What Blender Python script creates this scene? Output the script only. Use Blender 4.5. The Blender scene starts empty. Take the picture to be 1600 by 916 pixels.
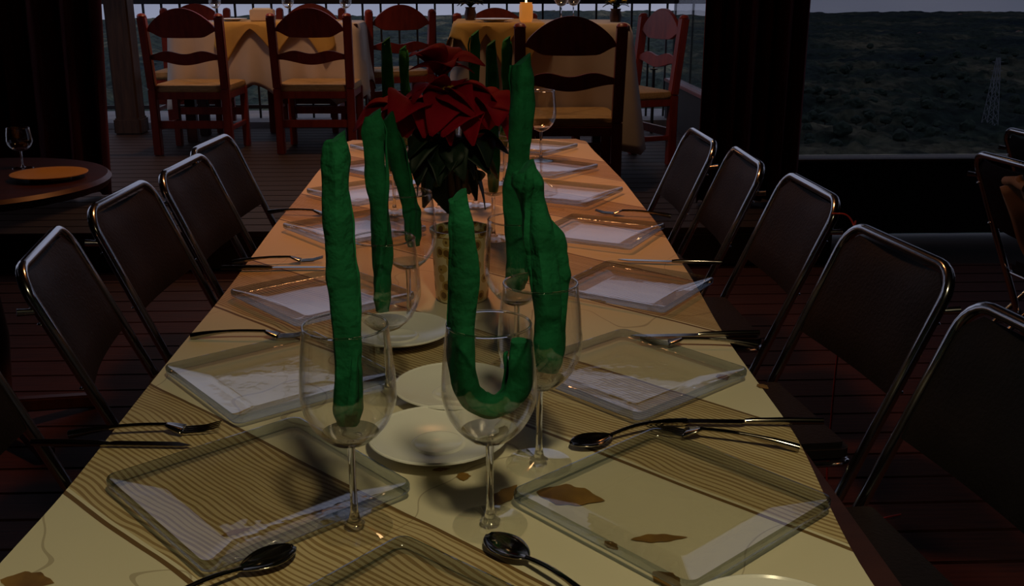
import bpy, bmesh, math, random
from mathutils import Vector, Matrix, noise
random.seed(7)
scene = bpy.context.scene
COL = scene.collection
PI = math.pi

# ------------------------------------------------------------------ camera, sky, exposure
FPX = 1580.0
TH = math.atan(482 / FPX)
PH = math.atan(65 / FPX * math.cos(TH))
EYE = Vector((0, 0, 1.25))
CR = Vector((math.cos(PH), -math.sin(PH), 0))
CF = Vector((math.cos(TH) * math.sin(PH), math.cos(TH) * math.cos(PH), -math.sin(TH)))
CU = CR.cross(CF)
cam = bpy.data.cameras.new('camera')
cam.lens = 36 * FPX / 1600
cam.sensor_width = 36
cam.sensor_fit = 'HORIZONTAL'
cam.clip_start = 0.02
cam.clip_end = 20000
camo = bpy.data.objects.new('camera', cam)
COL.objects.link(camo)
camo.matrix_world = Matrix(((CR.x, CU.x, -CF.x, EYE.x), (CR.y, CU.y, -CF.y, EYE.y), (CR.z, CU.z, -CF.z, EYE.z), (0, 0, 0, 1)))
scene.camera = camo

world = bpy.data.worlds.new('dusk_sky')
scene.world = world
world.use_nodes = True
wn = world.node_tree.nodes
wl = world.node_tree.links
bg = wn['Background']
bg.inputs['Strength'].default_value = 1.1
tc = wn.new('ShaderNodeTexCoord')
mp = wn.new('ShaderNodeMapping')
mp.inputs['Scale'].default_value = (1.5, 1.5, 7.0)
wl.new(tc.outputs['Generated'], mp.inputs['Vector'])
nz = wn.new('ShaderNodeTexNoise')
nz.inputs['Scale'].default_value = 2.2
nz.inputs['Detail'].default_value = 4
wl.new(mp.outputs['Vector'], nz.inputs['Vector'])
rp = wn.new('ShaderNodeValToRGB')
rp.color_ramp.elements[0].position = 0.35
rp.color_ramp.elements[0].color = (0.20, 0.22, 0.31, 1)
rp.color_ramp.elements[1].position = 0.68
rp.color_ramp.elements[1].color = (0.29, 0.30, 0.39, 1)
wl.new(nz.outputs['Fac'], rp.inputs['Fac'])
wl.new(rp.outputs['Color'], bg.inputs['Color'])

vs = scene.view_settings
vs.view_transform = 'Standard'
vs.look = 'None'
vs.exposure = 0.0
vs.gamma = 1.0
vs.use_curve_mapping = False
scene.cycles.transparent_max_bounces = 48
scene.cycles.max_bounces = 8

NEAR_LAMP = dict(loc=(0.22, 0.10, 2.30), power=39, color=(1.0, 0.86, 0.50))
FAR_LAMP = dict(loc=(-0.05, 2.75, 2.25), power=46, color=(1.0, 0.36, 0.11))
BACK_LAMP_A = dict(loc=(-1.35, 6.55, 2.45), power=42, color=(1.0, 0.56, 0.30))
BACK_LAMP_B = dict(loc=(0.45, 5.15, 2.45), power=24, color=(1.0, 0.60, 0.32))


def ray(px, py):
    return CR * (px - 800) + CU * (458 - py) + CF * FPX


def on_z(px, py, z):
    d = ray(px, py)
    return EYE + d * ((z - EYE.z) / d.z)


def on_y(px, py, y):
    d = ray(px, py)
    return EYE + d * (y / d.y)


# ------------------------------------------------------------------ materials
MATS = {}


def newmat(name):
    m = bpy.data.materials.new(name)
    m.use_nodes = True
    MATS[name] = m
    return m, m.node_tree.nodes, m.node_tree.links


def mat(name, col, rough=0.6, metal=0.0, col2=None, scale=8.0, stretch=(1, 1, 1), bump=0.0, bscale=None, spec=0.5, sheen=0.0, emit=None, estr=0.0):
    m, n, l = newmat(name)
    b = n['Principled BSDF']
    b.inputs['Base Color'].default_value = (*col, 1)
    b.inputs['Roughness'].default_value = rough
    b.inputs['Metallic'].default_value = metal
    b.inputs['Specular IOR Level'].default_value = spec
    if sheen:
        b.inputs['Sheen Weight'].default_value = sheen
    if emit:
        b.inputs['Emission Color'].default_value = (*emit, 1)
        b.inputs['Emission Strength'].default_value = estr
    if col2 or bump:
        t = n.new('ShaderNodeTexCoord')
        mp_ = n.new('ShaderNodeMapping')
        mp_.inputs['Scale'].default_value = stretch
        l.new(t.outputs['Object'], mp_.inputs['Vector'])
        z = n.new('ShaderNodeTexNoise')
        z.inputs['Scale'].default_value = scale
        z.inputs['Detail'].default_value = 5
        l.new(mp_.outputs['Vector'], z.inputs['Vector'])
        if col2:
            r = n.new('ShaderNodeValToRGB')
            r.color_ramp.elements[0].position = 0.33
            r.color_ramp.elements[0].color = (*col, 1)
            r.color_ramp.elements[1].position = 0.68
            r.color_ramp.elements[1].color = (*col2, 1)
            l.new(z.outputs['Fac'], r.inputs['Fac'])
            l.new(r.outputs['Color'], b.inputs['Base Color'])
        if bump:
            z2 = z
            if bscale:
                z2 = n.new('ShaderNodeTexNoise')
                z2.inputs['Scale'].default_value = bscale
                z2.inputs['Detail'].default_value = 3
                l.new(mp_.outputs['Vector'], z2.inputs['Vector'])
            bm_ = n.new('ShaderNodeBump')
            bm_.inputs['Strength'].default_value = bump
            bm_.inputs['Distance'].default_value = 0.01
            l.new(z2.outputs['Fac'], bm_.inputs['Height'])
            l.new(bm_.outputs['Normal'], b.inputs['Normal'])
    return m


def thin_glass(name, tint, gloss_rough=0.0, f0=0.045, gloss_col=(1, 1, 1), bump=0.0, power=5.0):
    """clear thin-walled glass: straight transmission plus a Schlick-weighted mirror coat"""
    m, n, l = newmat(name)
    n.remove(n['Principled BSDF'])
    out = n['Material Output']
    tr = n.new('ShaderNodeBsdfTransparent')
    tr.inputs['Color'].default_value = (*tint, 1)
    gl = n.new('ShaderNodeBsdfGlossy')
    gl.inputs['Roughness'].default_value = gloss_rough
    gl.inputs['Color'].default_value = (*gloss_col, 1)
    lw = n.new('ShaderNodeLayerWeight')
    lw.inputs['Blend'].default_value = 0.5
    pw = n.new('ShaderNodeMath')
    pw.operation = 'POWER'
    pw.inputs[1].default_value = power
    l.new(lw.outputs['Facing'], pw.inputs[0])
    ma = n.new('ShaderNodeMath')
    ma.operation = 'MULTIPLY_ADD'
    ma.inputs[1].default_value = 1 - f0
    ma.inputs[2].default_value = f0
    ma.use_clamp = True
    l.new(pw.outputs[0], ma.inputs[0])
    mx = n.new('ShaderNodeMixShader')
    l.new(ma.outputs[0], mx.inputs[0])
    l.new(tr.outputs[0], mx.inputs[1])
    l.new(gl.outputs[0], mx.inputs[2])
    l.new(mx.outputs[0], out.inputs['Surface'])
    if bump:
        z = n.new('ShaderNodeTexNoise')
        z.inputs['Scale'].default_value = 35
        t = n.new('ShaderNodeTexCoord')
        l.new(t.outputs['Object'], z.inputs['Vector'])
        b_ = n.new('ShaderNodeBump')
        b_.inputs['Strength'].default_value = bump
        b_.inputs['Distance'].default_value = 0.004
        l.new(z.outputs['Fac'], b_.inputs['Height'])
        l.new(b_.outputs['Normal'], gl.inputs['Normal'])
    return m


def cloth_print_material():
    """printed cloth: cream ground, diagonal wood-grain bands with dark outlines"""
    m, n, l = newmat('printed_cloth')
    b = n['Principled BSDF']
    b.inputs['Roughness'].default_value = 0.55
    b.inputs['Specular IOR Level'].default_value = 0.35

    def M(op, a, c=None, d=None):
        k = n.new('ShaderNodeMath')
        k.operation = op
        for i, v in enumerate((a, c, d)):
            if v is None:
                continue
            if isinstance(v, (int, float)):
                k.inputs[i].default_value = v
            else:
                l.new(v, k.inputs[i])
        return k.outputs[0]
    t = n.new('ShaderNodeTexCoord')
    sp = n.new('ShaderNodeSeparateXYZ')
    l.new(t.outputs['Object'], sp.inputs[0])
    X, Y = sp.outputs[0], sp.outputs[1]
    s = M('MULTIPLY', M('ADD', X, Y), 0.70711)
    q = M('MULTIPLY', M('SUBTRACT', X, Y), 0.70711)
    cb = n.new('ShaderNodeCombineXYZ')
    l.new(M('MULTIPLY', s, 5.0), cb.inputs[0])
    l.new(M('MULTIPLY', q, 3.0), cb.inputs[1])
    n1 = n.new('ShaderNodeTexNoise')
    n1.inputs['Scale'].default_value = 1.4
    n1.inputs['Detail'].default_value = 2.5
    l.new(cb.outputs[0], n1.inputs['Vector'])
    wob = M('SUBTRACT', n1.outputs['Fac'], 0.5)
    sw = M('ADD', s, M('MULTIPLY', wob, 0.012))
    fr = M('FRACT', M('DIVIDE', M('SUBTRACT', sw, 0.382), 0.445))
    inband = M('LESS_THAN', fr, 0.45)
    # grain lines inside a band
    g = M('ADD', M('MULTIPLY', s, 980.0), M('MULTIPLY', wob, 46.0))
    gs = M('SINE', g)
    cb2 = n.new('ShaderNodeCombineXYZ')
    l.new(M('MULTIPLY', s, 60.0), cb2.inputs[0])
    l.new(M('MULTIPLY', q, 7.0), cb2.inputs[1])
    n2 = n.new('ShaderNodeTexNoise')
    n2.inputs['Scale'].default_value = 1.0
    n2.inputs['Detail'].default_value = 3
    l.new(cb2.outputs[0], n2.inputs['Vector'])
    gl = M('MULTIPLY', M('GREATER_THAN', M('ADD', gs, M('MULTIPLY', M('SUBTRACT', n2.outputs['Fac'], 0.5), 3.2)), 0.25), 1.0)
    # outlines at band borders
    e1 = M('LESS_THAN', M('ABSOLUTE', M('SUBTRACT', fr, 0.45)), 0.005)
    e2 = M('LESS_THAN', M('ABSOLUTE', M('SUBTRACT', fr, 0.985)), 0.006)
    # loose veins on the cream ground
    n3 = n.new('ShaderNodeTexNoise')
    n3.inputs['Scale'].default_value = 3.3
    n3.inputs['Detail'].default_value = 1.5
    l.new(t.outputs['Object'], n3.inputs['Vector'])
    vein = M('MULTIPLY', M('LESS_THAN', M('ABSOLUTE', M('SUBTRACT', n3.outputs['Fac'], 0.5)), 0.0014), 0.4)
    line = M('MAXIMUM', M('MAXIMUM', e1, e2), vein)

    def mix(fac, a, c):
        k = n.new('ShaderNodeMix')
        k.data_type = 'RGBA'
        if isinstance(fac, (int, float)):
            k.inputs[0].default_value = fac
        else:
            l.new(fac, k.inputs[0])
        for i, v in ((6, a), (7, c)):
            if isinstance(v, tuple):
                k.inputs[i].default_value = (*v, 1)
            else:
                l.new(v, k.inputs[i])
        return k.outputs[2]
    cream = mix(n3.outputs['Fac'], (0.66, 0.60, 0.42), (0.72, 0.66, 0.50))
    grain = mix(gl, (0.54, 0.43, 0.24), (0.30, 0.20, 0.085))
    c1 = mix(inband, cream, grain)
    c2 = mix(line, c1, (0.16, 0.09, 0.03))
    l.new(c2, b.inputs['Base Color'])
    return m


cloth_print_material()
mat('floor_wood', (0.060, 0.018, 0.013), 0.65, spec=0.2, col2=(0.034, 0.010, 0.008), scale=6, stretch=(1, 14, 1), bump=0.1)
mat('platform_wood', (0.055, 0.030, 0.022), 0.65, spec=0.25, col2=(0.032, 0.018, 0.014), scale=6, stretch=(1, 14, 1), bump=0.1)
mat('riser_wood', (0.015, 0.008, 0.007), 0.6)
mat('dark_wall', (0.020, 0.012, 0.011), 0.8, col2=(0.012, 0.008, 0.008), scale=4)
mat('ceiling_wood', (0.05, 0.028, 0.018), 0.7, col2=(0.03, 0.016, 0.011), scale=5, stretch=(12, 1, 1))
mat('post_wood', (0.035, 0.018, 0.013), 0.7, col2=(0.075, 0.04, 0.026), scale=6, stretch=(7, 7, 0.7), bump=0.2)
mat('rust_wood', (0.30, 0.036, 0.016), 0.42, col2=(0.19, 0.020, 0.010), scale=7, stretch=(4, 4, 1))
mat('rush', (0.55, 0.34, 0.13), 0.7, col2=(0.38, 0.22, 0.08), scale=30, stretch=(1, 6, 6), bump=0.4)
mat('back_cloth', (0.66, 0.55, 0.44), 0.85, col2=(0.58, 0.47, 0.37), scale=5, sheen=0.2)
mat('overlay_cloth', (0.68, 0.42, 0.10), 0.8, col2=(0.55, 0.31, 0.07), scale=5)
mat('curtain_red', (0.19, 0.022, 0.024), 0.9, col2=(0.09, 0.012, 0.015), scale=5, stretch=(6, 6, 0.8))
mat('vinyl_black', (0.011, 0.009, 0.010), 0.55, spec=0.12, bump=0.15, bscale=140, col2=(0.016, 0.013, 0.014), scale=9)
mat('chrome', (0.62, 0.62, 0.64), 0.16, metal=1.0)
mat('steel_cutlery', (0.42, 0.38, 0.33), 0.14, metal=1.0)
mat('rubber', (0.012, 0.011, 0.011), 0.6)
mat('porcelain', (0.88, 0.87, 0.82), 0.2, col2=(0.85, 0.84, 0.79), scale=4)
mat('napkin_green', (0.009, 0.150, 0.056), 0.9, spec=0.2, col2=(0.004, 0.080, 0.028), scale=26, bump=0.55, bscale=55)
mat('bract_red', (0.42, 0.002, 0.022), 0.75, spec=0.15, col2=(0.28, 0.001, 0.013), scale=12)
mat('leaf_dark', (0.006, 0.028, 0.010), 0.55, col2=(0.003, 0.014, 0.006), scale=12)
mat('stem_brown', (0.10, 0.05, 0.02), 0.7, col2=(0.05, 0.025, 0.01), scale=20)
mat('soil', (0.020, 0.010, 0.007), 0.95, bump=0.8, bscale=60, col2=(0.035, 0.018, 0.01), scale=30)
mat('leaf_print', (0.30, 0.16, 0.025), 0.6, col2=(0.13, 0.06, 0.012), scale=26)
mat('concrete', (0.40, 0.39, 0.39), 0.85, col2=(0.30, 0.29, 0.30), scale=5)
mat('rail_iron', (0.018, 0.016, 0.018), 0.5)
mat('lamp_brass', (0.25, 0.12, 0.05), 0.4, metal=0.8)
mat('bulb_warm', (1, 0.8, 0.5), 0.4, emit=(1.0, 0.62, 0.28), estr=9)
mat('candle_amber', (0.62, 0.24, 0.04), 0.35, emit=(1.0, 0.36, 0.06), estr=0.28)
mat('wick_flame', (1, 0.6, 0.2), 0.5, emit=(1.0, 0.55, 0.2), estr=5)
mat('cord_red', (0.30, 0.02, 0.02), 0.5)
mat('tan_cloth', (0.42, 0.28, 0.17), 0.8, col2=(0.34, 0.22, 0.13), scale=6)
mat('yellow_plate', (0.62, 0.40, 0.12), 0.35, col2=(0.54, 0.33, 0.09), scale=6)
mat('dark_table', (0.055, 0.018, 0.013), 0.4, col2=(0.03, 0.010, 0.008), scale=6, stretch=(1, 8, 1))


def land_material():
    """wooded valley: dark woodland mottling, paler dry fields stretched across the slope"""
    m, n, l = newmat('hill_ground')
    b = n['Principled BSDF']
    b.inputs['Roughness'].default_value = 0.95
    b.inputs['Specular IOR Level'].default_value = 0.1
    t = n.new('ShaderNodeTexCoord')

    def nz_(scale, detail, st):
        mp_ = n.new('ShaderNodeMapping')
        mp_.inputs['Scale'].default_value = st
        l.new(t.outputs['Object'], mp_.inputs['Vector'])
        z = n.new('ShaderNodeTexNoise')
        z.inputs['Scale'].default_value = scale
        z.inputs['Detail'].default_value = detail
        z.inputs['Roughness'].default_value = 0.65
        l.new(mp_.outputs['Vector'], z.inputs['Vector'])
        return z.outputs['Fac']
    fields = nz_(0.006, 6, (1, 0.8, 1))
    mott = nz_(0.11, 3, (1, 0.5, 1))
    r1 = n.new('ShaderNodeValToRGB')
    r1.color_ramp.elements[0].position = 0.36
    r1.color_ramp.elements[0].color = (0.018, 0.034, 0.040, 1)
    r1.color_ramp.elements[1].position = 0.66
    r1.color_ramp.elements[1].color = (0.20, 0.175, 0.11, 1)
    e = r1.color_ramp.elements.new(0.53)
    e.color = (0.045, 0.062, 0.045, 1)
    l.new(fields, r1.inputs['Fac'])
    r2 = n.new('ShaderNodeValToRGB')
    r2.color_ramp.elements[0].position = 0.35
    r2.color_ramp.elements[0].color = (0.35, 0.38, 0.42, 1)
    r2.color_ramp.elements[1].position = 0.65
    r2.color_ramp.elements[1].color = (1.25, 1.25, 1.2, 1)
    l.new(mott, r2.inputs['Fac'])
    k = n.new('ShaderNodeMix')
    k.data_type = 'RGBA'
    k.blend_type = 'MULTIPLY'
    k.inputs[0].default_value = 1.0
    l.new(r1.outputs['Color'], k.inputs[6])
    l.new(r2.outputs['Color'], k.inputs[7])
    l.new(k.outputs[2], b.inputs['Base Color'])


land_material()
m_, n_g, l_g = newmat('glass_solid')
n_g['Principled BSDF'].inputs['Transmission Weight'].default_value = 1.0
n_g['Principled BSDF'].inputs['Roughness'].default_value = 0.0
n_g['Principled BSDF'].inputs['IOR'].default_value = 1.48
mat('forest', (0.022, 0.040, 0.030), 0.95, col2=(0.060, 0.085, 0.055), scale=0.6)
mat('trunk', (0.05, 0.035, 0.025), 0.9)
mat('house_white', (0.75, 0.72, 0.68), 0.8)
mat('house_roof', (0.30, 0.16, 0.11), 0.8)
mat('pylon_steel', (0.30, 0.31, 0.33), 0.6)
mat('yellow_flower', (0.62, 0.42, 0.04), 0.6)
thin_glass('glass_clear', (0.99, 0.992, 0.99), 0.0, 0.045, power=3.4)
thin_glass('glass_plate', (0.975, 0.975, 0.97), 0.015, 0.045, bump=0.05)
thin_glass('glass_edge', (0.52, 0.57, 0.60), 0.08, 0.12, (0.85, 0.9, 1.0), bump=0.6)
thin_glass('window_tint', (0.50, 0.51, 0.53), 0.0, 0.03)
thin_glass('window_clear', (0.9, 0.9, 0.9), 0.0, 0.03)


def pot_material():
    m, n, l = newmat('pot_pattern')
    b = n['Principled BSDF']
    b.inputs['Roughness'].default_value = 0.35
    t = n.new('ShaderNodeTexCoord')
    v = n.new('ShaderNodeTexVoronoi')
    v.inputs['Scale'].default_value = 52
    v.inputs['Randomness'].default_value = 0.85
    l.new(t.outputs['Object'], v.inputs['Vector'])
    r = n.new('ShaderNodeValToRGB')
    r.color_ramp.interpolation = 'CONSTANT'
    r.color_ramp.elements[0].color = (0.16, 0.09, 0.02, 1)
    e = r.color_ramp.elements.new(0.30)
    e.color = (0.48, 0.36, 0.12, 1)
    r.color_ramp.elements[2].position = 0.48
    r.color_ramp.elements[2].color = (0.74, 0.68, 0.44, 1)
    l.new(v.outputs['Distance'], r.inputs['Fac'])
    l.new(r.outputs['Color'], b.inputs['Base Color'])


pot_material()


# ------------------------------------------------------------------ mesh helpers
class MB:
    def __init__(self):
        self.v = []
        self.f = []

    def add(self, vs, fs):
        o = len(self.v)
        self.v += [tuple(p) for p in vs]
        self.f += [tuple(i + o for i in q) for q in fs]
        return self

    def box(self, c, s, rot=None):
        x, y, z = s[0] / 2, s[1] / 2, s[2] / 2
        P = [Vector(p) for p in ((-x, -y, -z), (x, -y, -z), (x, y, -z), (-x, y, -z), (-x, -y, z), (x, -y, z), (x, y, z), (-x, y, z))]
        if rot:
            P = [rot @ p for p in P]
        c = Vector(c)
        return self.add([p + c for p in P], [(3, 2, 1, 0), (4, 5, 6, 7), (0, 1, 5, 4), (1, 2, 6, 5), (2, 3, 7, 6), (3, 0, 4, 7)])

    def beam(self, a, b, w, h=None, up=Vector((0, 0, 1))):
        a, b = Vector(a), Vector(b)
        h = h or w
        d = (b - a).normalized()
        if abs(d.dot(up)) > 0.98:
            up = Vector((1, 0, 0))
        sx = d.cross(up).normalized()
        sy = sx.cross(d)
        P = []
        for p in (a, b):
            for i, j in ((-1, -1), (1, -1), (1, 1), (-1, 1)):
                P.append(p + sx * (i * w / 2) + sy * (j * h / 2))
        return self.add(P, [(3, 2, 1, 0), (4, 5, 6, 7), (0, 1, 5, 4), (1, 2, 6, 5), (2, 3, 7, 6), (3, 0, 4, 7)])

    def tube(self, pts, r, n=10, cap=True, prof=None):
        pts = [Vector(p) for p in pts]
        N = len(pts)
        rs = r if isinstance(r, (list, tuple)) else [r] * N
        T = []
        for i in range(N):
            T.append((pts[min(i + 1, N - 1)] - pts[max(i - 1, 0)]).normalized())
        up = Vector((0, 0, 1)) if abs(T[0].z) < 0.9 else Vector((1, 0, 0))
        x = T[0].cross(up).normalized()
        V, Fc = [], []
        for i in range(N):
            x = (x - T[i] * x.dot(T[i])).normalized()
            y = T[i].cross(x)
            for k in range(n):
                a = 2 * PI * k / n
                q = prof(i / (N - 1), a) if prof else 1.0
                V.append(pts[i] + (x * math.cos(a) + y * math.sin(a)) * rs[i] * q)
        for i in range(N - 1):
            for k in range(n):
                k2 = (k + 1) % n
                Fc.append((i * n + k, i * n + k2, (i + 1) * n + k2, (i + 1) * n + k))
        if cap:
            Fc.append(tuple(range(n - 1, -1, -1)))
            Fc.append(tuple((N - 1) * n + k for k in range(n)))
        return self.add(V, Fc)

    def lathe(self, prof, n=32, c=(0, 0, 0), close=False):
        V, Fc = [], []
        m = len(prof)
        for r, z in prof:
            for k in range(n):
                a = 2 * PI * k / n
                V.append((c[0] + r * math.cos(a), c[1] + r * math.sin(a), c[2] + z))
        rng = m if close else m - 1
        for i in range(rng):
            i2 = (i + 1) % m
            for k in range(n):
                k2 = (k + 1) % n
                Fc.append((i * n + k, i * n + k2, i2 * n + k2, i2 * n + k))
        return self.add(V, Fc)

    def prism(self, outline, depth, fn):
        """outline: 2D points (counter-clockwise), fn maps (u, v, w) to 3D, w in +-depth/2"""
        k = len(outline)
        V = [fn(u, v, -depth / 2) for u, v in outline] + [fn(u, v, depth / 2) for u, v in outline]
        Fc = [tuple(range(k - 1, -1, -1)), tuple(range(k, 2 * k))]
        for i in range(k):
            j = (i + 1) % k
            Fc.append((i, j, k + j, k + i))
        return self.add(V, Fc)

    def build(self, name, material, parent=None, smooth=False, bevel=0.0, solid=0.0):
        me = bpy.data.meshes.new(name)
        me.from_pydata(self.v, [], self.f)
        bm = bmesh.new()
        bm.from_mesh(me)
        bmesh.ops.remove_doubles(bm, verts=bm.verts, dist=1e-6)
        bmesh.ops.recalc_face_normals(bm, faces=bm.faces)
        if bevel:
            es = [e for e in bm.edges if len(e.link_faces) == 2 and e.calc_face_angle(0) > 0.5]
            bmesh.ops.bevel(bm, geom=es, offset=bevel, segments=2, affect='EDGES', clamp_overlap=True)
        bm.to_mesh(me)
        bm.free()
        if smooth:
            for p in me.polygons:
                p.use_smooth = True
            try:
                me.set_sharp_from_angle(angle=math.radians(45))
            except Exception:
                pass
        me.materials.append(MATS[material])
        o = bpy.data.objects.new(name, me)
        COL.objects.link(o)
        if parent:
            o.parent = parent
        if solid:
            md = o.modifiers.new('thickness', 'SOLIDIFY')
            md.thickness = solid
            md.offset = 0
        return o


def tag(o, label, cat, group=None):
    o['label'] = label
    o['category'] = cat
    if group:
        o['group'] = group
    return o


def struct(o):
    o['kind'] = 'structure'
    return o


def empty(name, loc=(0, 0, 0), rz=0.0):
    o = bpy.data.objects.new(name, None)
    o.empty_display_size = 0.1
    COL.objects.link(o)
    o.location = loc
    o.rotation_euler = (0, 0, rz)
    return o


def copy_tree(o, parent=None):
    c = o.copy()
    COL.objects.link(c)
    c.parent = parent
    for ch in list(o.children):
        copy_tree(ch, c)
    return c


def smoothstep(a, b, x):
    t = max(0.0, min(1.0, (x - a) / (b - a)))
    return t * t * (3 - 2 * t)


# ------------------------------------------------------------------ structure: floor, platform, walls, terrace
PZ = 0.18          # platform height
PY = 4.50          # platform front edge
fl = struct(MB().box((0, 1.1, -0.06), (9, 8.2, 0.06)).build('floor', 'riser_wood'))
y = -3.0
i = 0
src = None
while y < PY - 0.02:
    w = min(0.138, PY - 0.012 - y)
    if src is None or w < 0.137:
        p = MB().box((0, 0, 0), (9, w - 0.006, 0.03)).build('plank', 'floor_wood', fl, bevel=0.003)
        src = src or p
    else:
        p = src.copy()
        COL.objects.link(p)
    p.location = (0, y + w / 2, -0.015)
    y += 0.138
    i += 1
pf = struct(MB().box((-1.42, 6.25, 0.055), (6.16, 3.48, 0.18)).build('floor_platform', 'riser_wood'))
y = PY
src = None
while y < 8.0 - 0.01:
    w = min(0.138, 8.0 - y)
    if src is None or w < 0.137:
        p = MB().box((0, 0, 0), (6.16, w - 0.006, 0.03)).build('plank', 'platform_wood', pf, bevel=0.003)
        src = src or p
    else:
        p = src.copy()
        COL.objects.link(p)
    p.location = (-1.42, y + w / 2, PZ - 0.0151)
    y += 0.138
struct(MB().box((-1.42, PY + 0.004, PZ / 2 - 0.01), (6.16, 0.022, PZ - 0.04)).build('trim_1', 'riser_wood'))
# concrete kerb under the terrace railing
struct(MB().box((-1.42, 8.42, PZ - 0.02), (6.16, 0.8, 0.12)).build('trim_2', 'concrete', bevel=0.01))
# side and rear walls of the room, ceiling
struct(MB().box((-4.55, 0.75, 1.6), (0.1, 7.5, 3.3)).build('wall_left', 'dark_wall'))
struct(MB().box((4.55, 0.75, 1.6), (0.1, 7.5, 3.3)).build('wall_right', 'dark_wall'))
struct(MB().box((0, -3.05, 1.6), (9.2, 0.1, 3.3)).build('wall_rear', 'dark_wall'))
ceil = struct(MB().add([(-4.6, -3.1, 3.0), (4.6, -3.1, 3.0), (4.6, 9.2, 3.95), (-4.6, 9.2, 3.95), (-4.6, -3.1, 3.08), (4.6, -3.1, 3.08), (4.6, 9.2, 4.03), (-4.6, 9.2, 4.03)],
                       [(0, 1, 2, 3), (7, 6, 5, 4), (0, 4, 5, 1), (1, 5, 6, 2), (2, 6, 7, 3), (3, 7, 4, 0)]).build('ceiling', 'ceiling_wood'))  # unseen ceiling put in to block the sky, sloped so plates still mirror it
for k in range(8):
    yy = -2.4 + k * 1.6
    zz = 3.0 + (yy + 3.1) / 12.3 * 0.95
    MB().box((0, yy, zz - 0.07), (9.1, 0.12, 0.15)).build('beam', 'post_wood', ceil, bevel=0.01)

# wall with the big window on the right, facing the camera
WY = 5.15
SZ = on_y(1400, 250, WY).z
struct(MB().box((3.05, WY, SZ / 2), (3.0, 0.12, SZ)).build('wall_front_right', 'dark_wall'))
w1 = empty('window_1', (3.05, WY, SZ))
struct(w1)
for c, s in (((0, 0, 0.008), (3.0, 0.15, 0.016)), ((0, 0, 2.8), (3.0, 0.1, 0.06)), ((-1.48, 0, 1.41), (0.04, 0.1, 2.76)), ((1.48, 0, 1.41), (0.04, 0.1, 2.76))):
    MB().box(c, s).build('window_frame', 'post_wood', w1, bevel=0.004)
MB().box((0, 0.0, 1.4), (2.92, 0.006, 2.74)).build('window_pane', 'window_tint', w1)
# side wall of the terrace with its low sill and window
SX = 1.60
q = on_y(1070, 137, 8.0 * SX / 1.72)
q = EYE + ray(1070, 137) * (SX / ray(1070, 137).x)
S2 = q.z
struct(MB().box((SX, 6.72, (S2 + PZ) / 2), (0.08, 2.98, S2 - PZ)).build('wall_terrace_right', 'dark_wall'))
w2 = empty('window_2', (SX, 6.72, S2))
struct(w2)
MB().box((0, 0, 0.012), (0.11, 2.98, 0.024)).build('window_sill', 'rust_wood', w2, bevel=0.004)
MB().box((0, 0, 2.75), (0.08, 2.98, 0.06)).build('window_frame', 'post_wood', w2, bevel=0.004)
MB().box((0, 0, 1.37), (0.006, 2.96, 2.69)).build('window_pane', 'window_tint', w2)
# timber posts
def timber_post(x, y_, w, z1, label):
    o = empty('timber_post', (x, y_, PZ))
    MB().box((0, 0, (z1 - PZ) / 2), (w, w, z1 - PZ)).build('shaft', 'post_wood', o, bevel=0.012)
    MB().box((0, 0, 0.06), (w + 0.03, w + 0.03, 0.12)).build('foot_block', 'post_wood', o, bevel=0.012)
    tag(o, label, 'post')


pp = on_z(207, 208, PZ)
timber_post(pp.x, pp.y, 0.17, 3.6, 'dark timber post on the terrace beside the dark red curtain and a ladder-back chair')
timber_post(1.535, 5.29, 0.10, 3.5, 'slim dark timber corner post behind the curtain by the big window')

# terrace railing
RY = 8.30
rl = empty('terrace_railing', (0, RY, PZ + 0.04))
rt = on_y(640, 1.5, RY).z - (PZ + 0.04)
MB().box((-1.42, 0, rt), (6.14, 0.05, 0.045)).build('top_rail', 'rail_iron', rl, bevel=0.006)
MB().box((-1.42, 0, 0.09), (6.14, 0.03, 0.03)).build('bottom_rail', 'rail_iron', rl, bevel=0.004)
bmesh_src = None
k = 0
x = -4.40
while x < 1.62:
    if bmesh_src is None:
        b = MB().box((0, 0, rt / 2 - 0.01), (0.016, 0.016, rt)).build('baluster', 'rail_iron', rl)
        bmesh_src = b
    else:
        b = bmesh_src.copy()
        COL.objects.link(b)
    b.location = (x, 0, 0)
    x += 0.142
tag(rl, 'dark iron railing with thin upright bars along the terrace edge', 'railing')

# ------------------------------------------------------------------ landscape beyond the terrace
def terr_h(x, y):
    d = math.hypot(x, y)
    base = -92 + 50 * math.exp(-d / 110.0)
    h = noise.noise(Vector((x / 420, y / 420, 3.1))) * 16 * smoothstep(150, 900, d)
    h += noise.noise(Vector((x / 130, y / 130, 7.7))) * 5
    ridge = smoothstep(1500, 2700, d) * (2 + 12 * noise.noise(Vector((x / 500 + 3, y / 900, 1.2))))
    ridge -= 16 * smoothstep(1500, 2700, d) * (1 - smoothstep(-300, 500, x))
    return base + h * (1 - 0.5 * smoothstep(1500, 2500, d)) + ridge


V, Fc = [], []
NA, NR = 420, 260
for a in range(NA + 1):
    ang = math.radians(-48 + 96 * a / NA)
    for r in range(NR + 1):
        d = 30 * (3600 / 30) ** (r / NR)
        xx, yy = d * math.sin(ang), d * math.cos(ang)
        zz = terr_h(xx, yy)
        clump = noise.noise(Vector((xx / 60, yy / 60, 11.0)))
        if d > 140 and clump > -0.25:
            zz += max(0, 5.5 + 4.5 * noise.noise(Vector((xx / 9, yy / 9, 2.0)))) * smoothstep(-0.25, -0.05, clump) * smoothstep(140, 260, d)
        V.append((xx, yy, zz))
for a in range(NA):
    for r in range(NR):
        i0 = a * (NR + 1) + r
        Fc.append((i0, i0 + NR + 1, i0 + NR + 2, i0 + 1))
terr = struct(MB().add(V, Fc).build('ground_valley', 'hill_ground', smooth=False))


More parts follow.
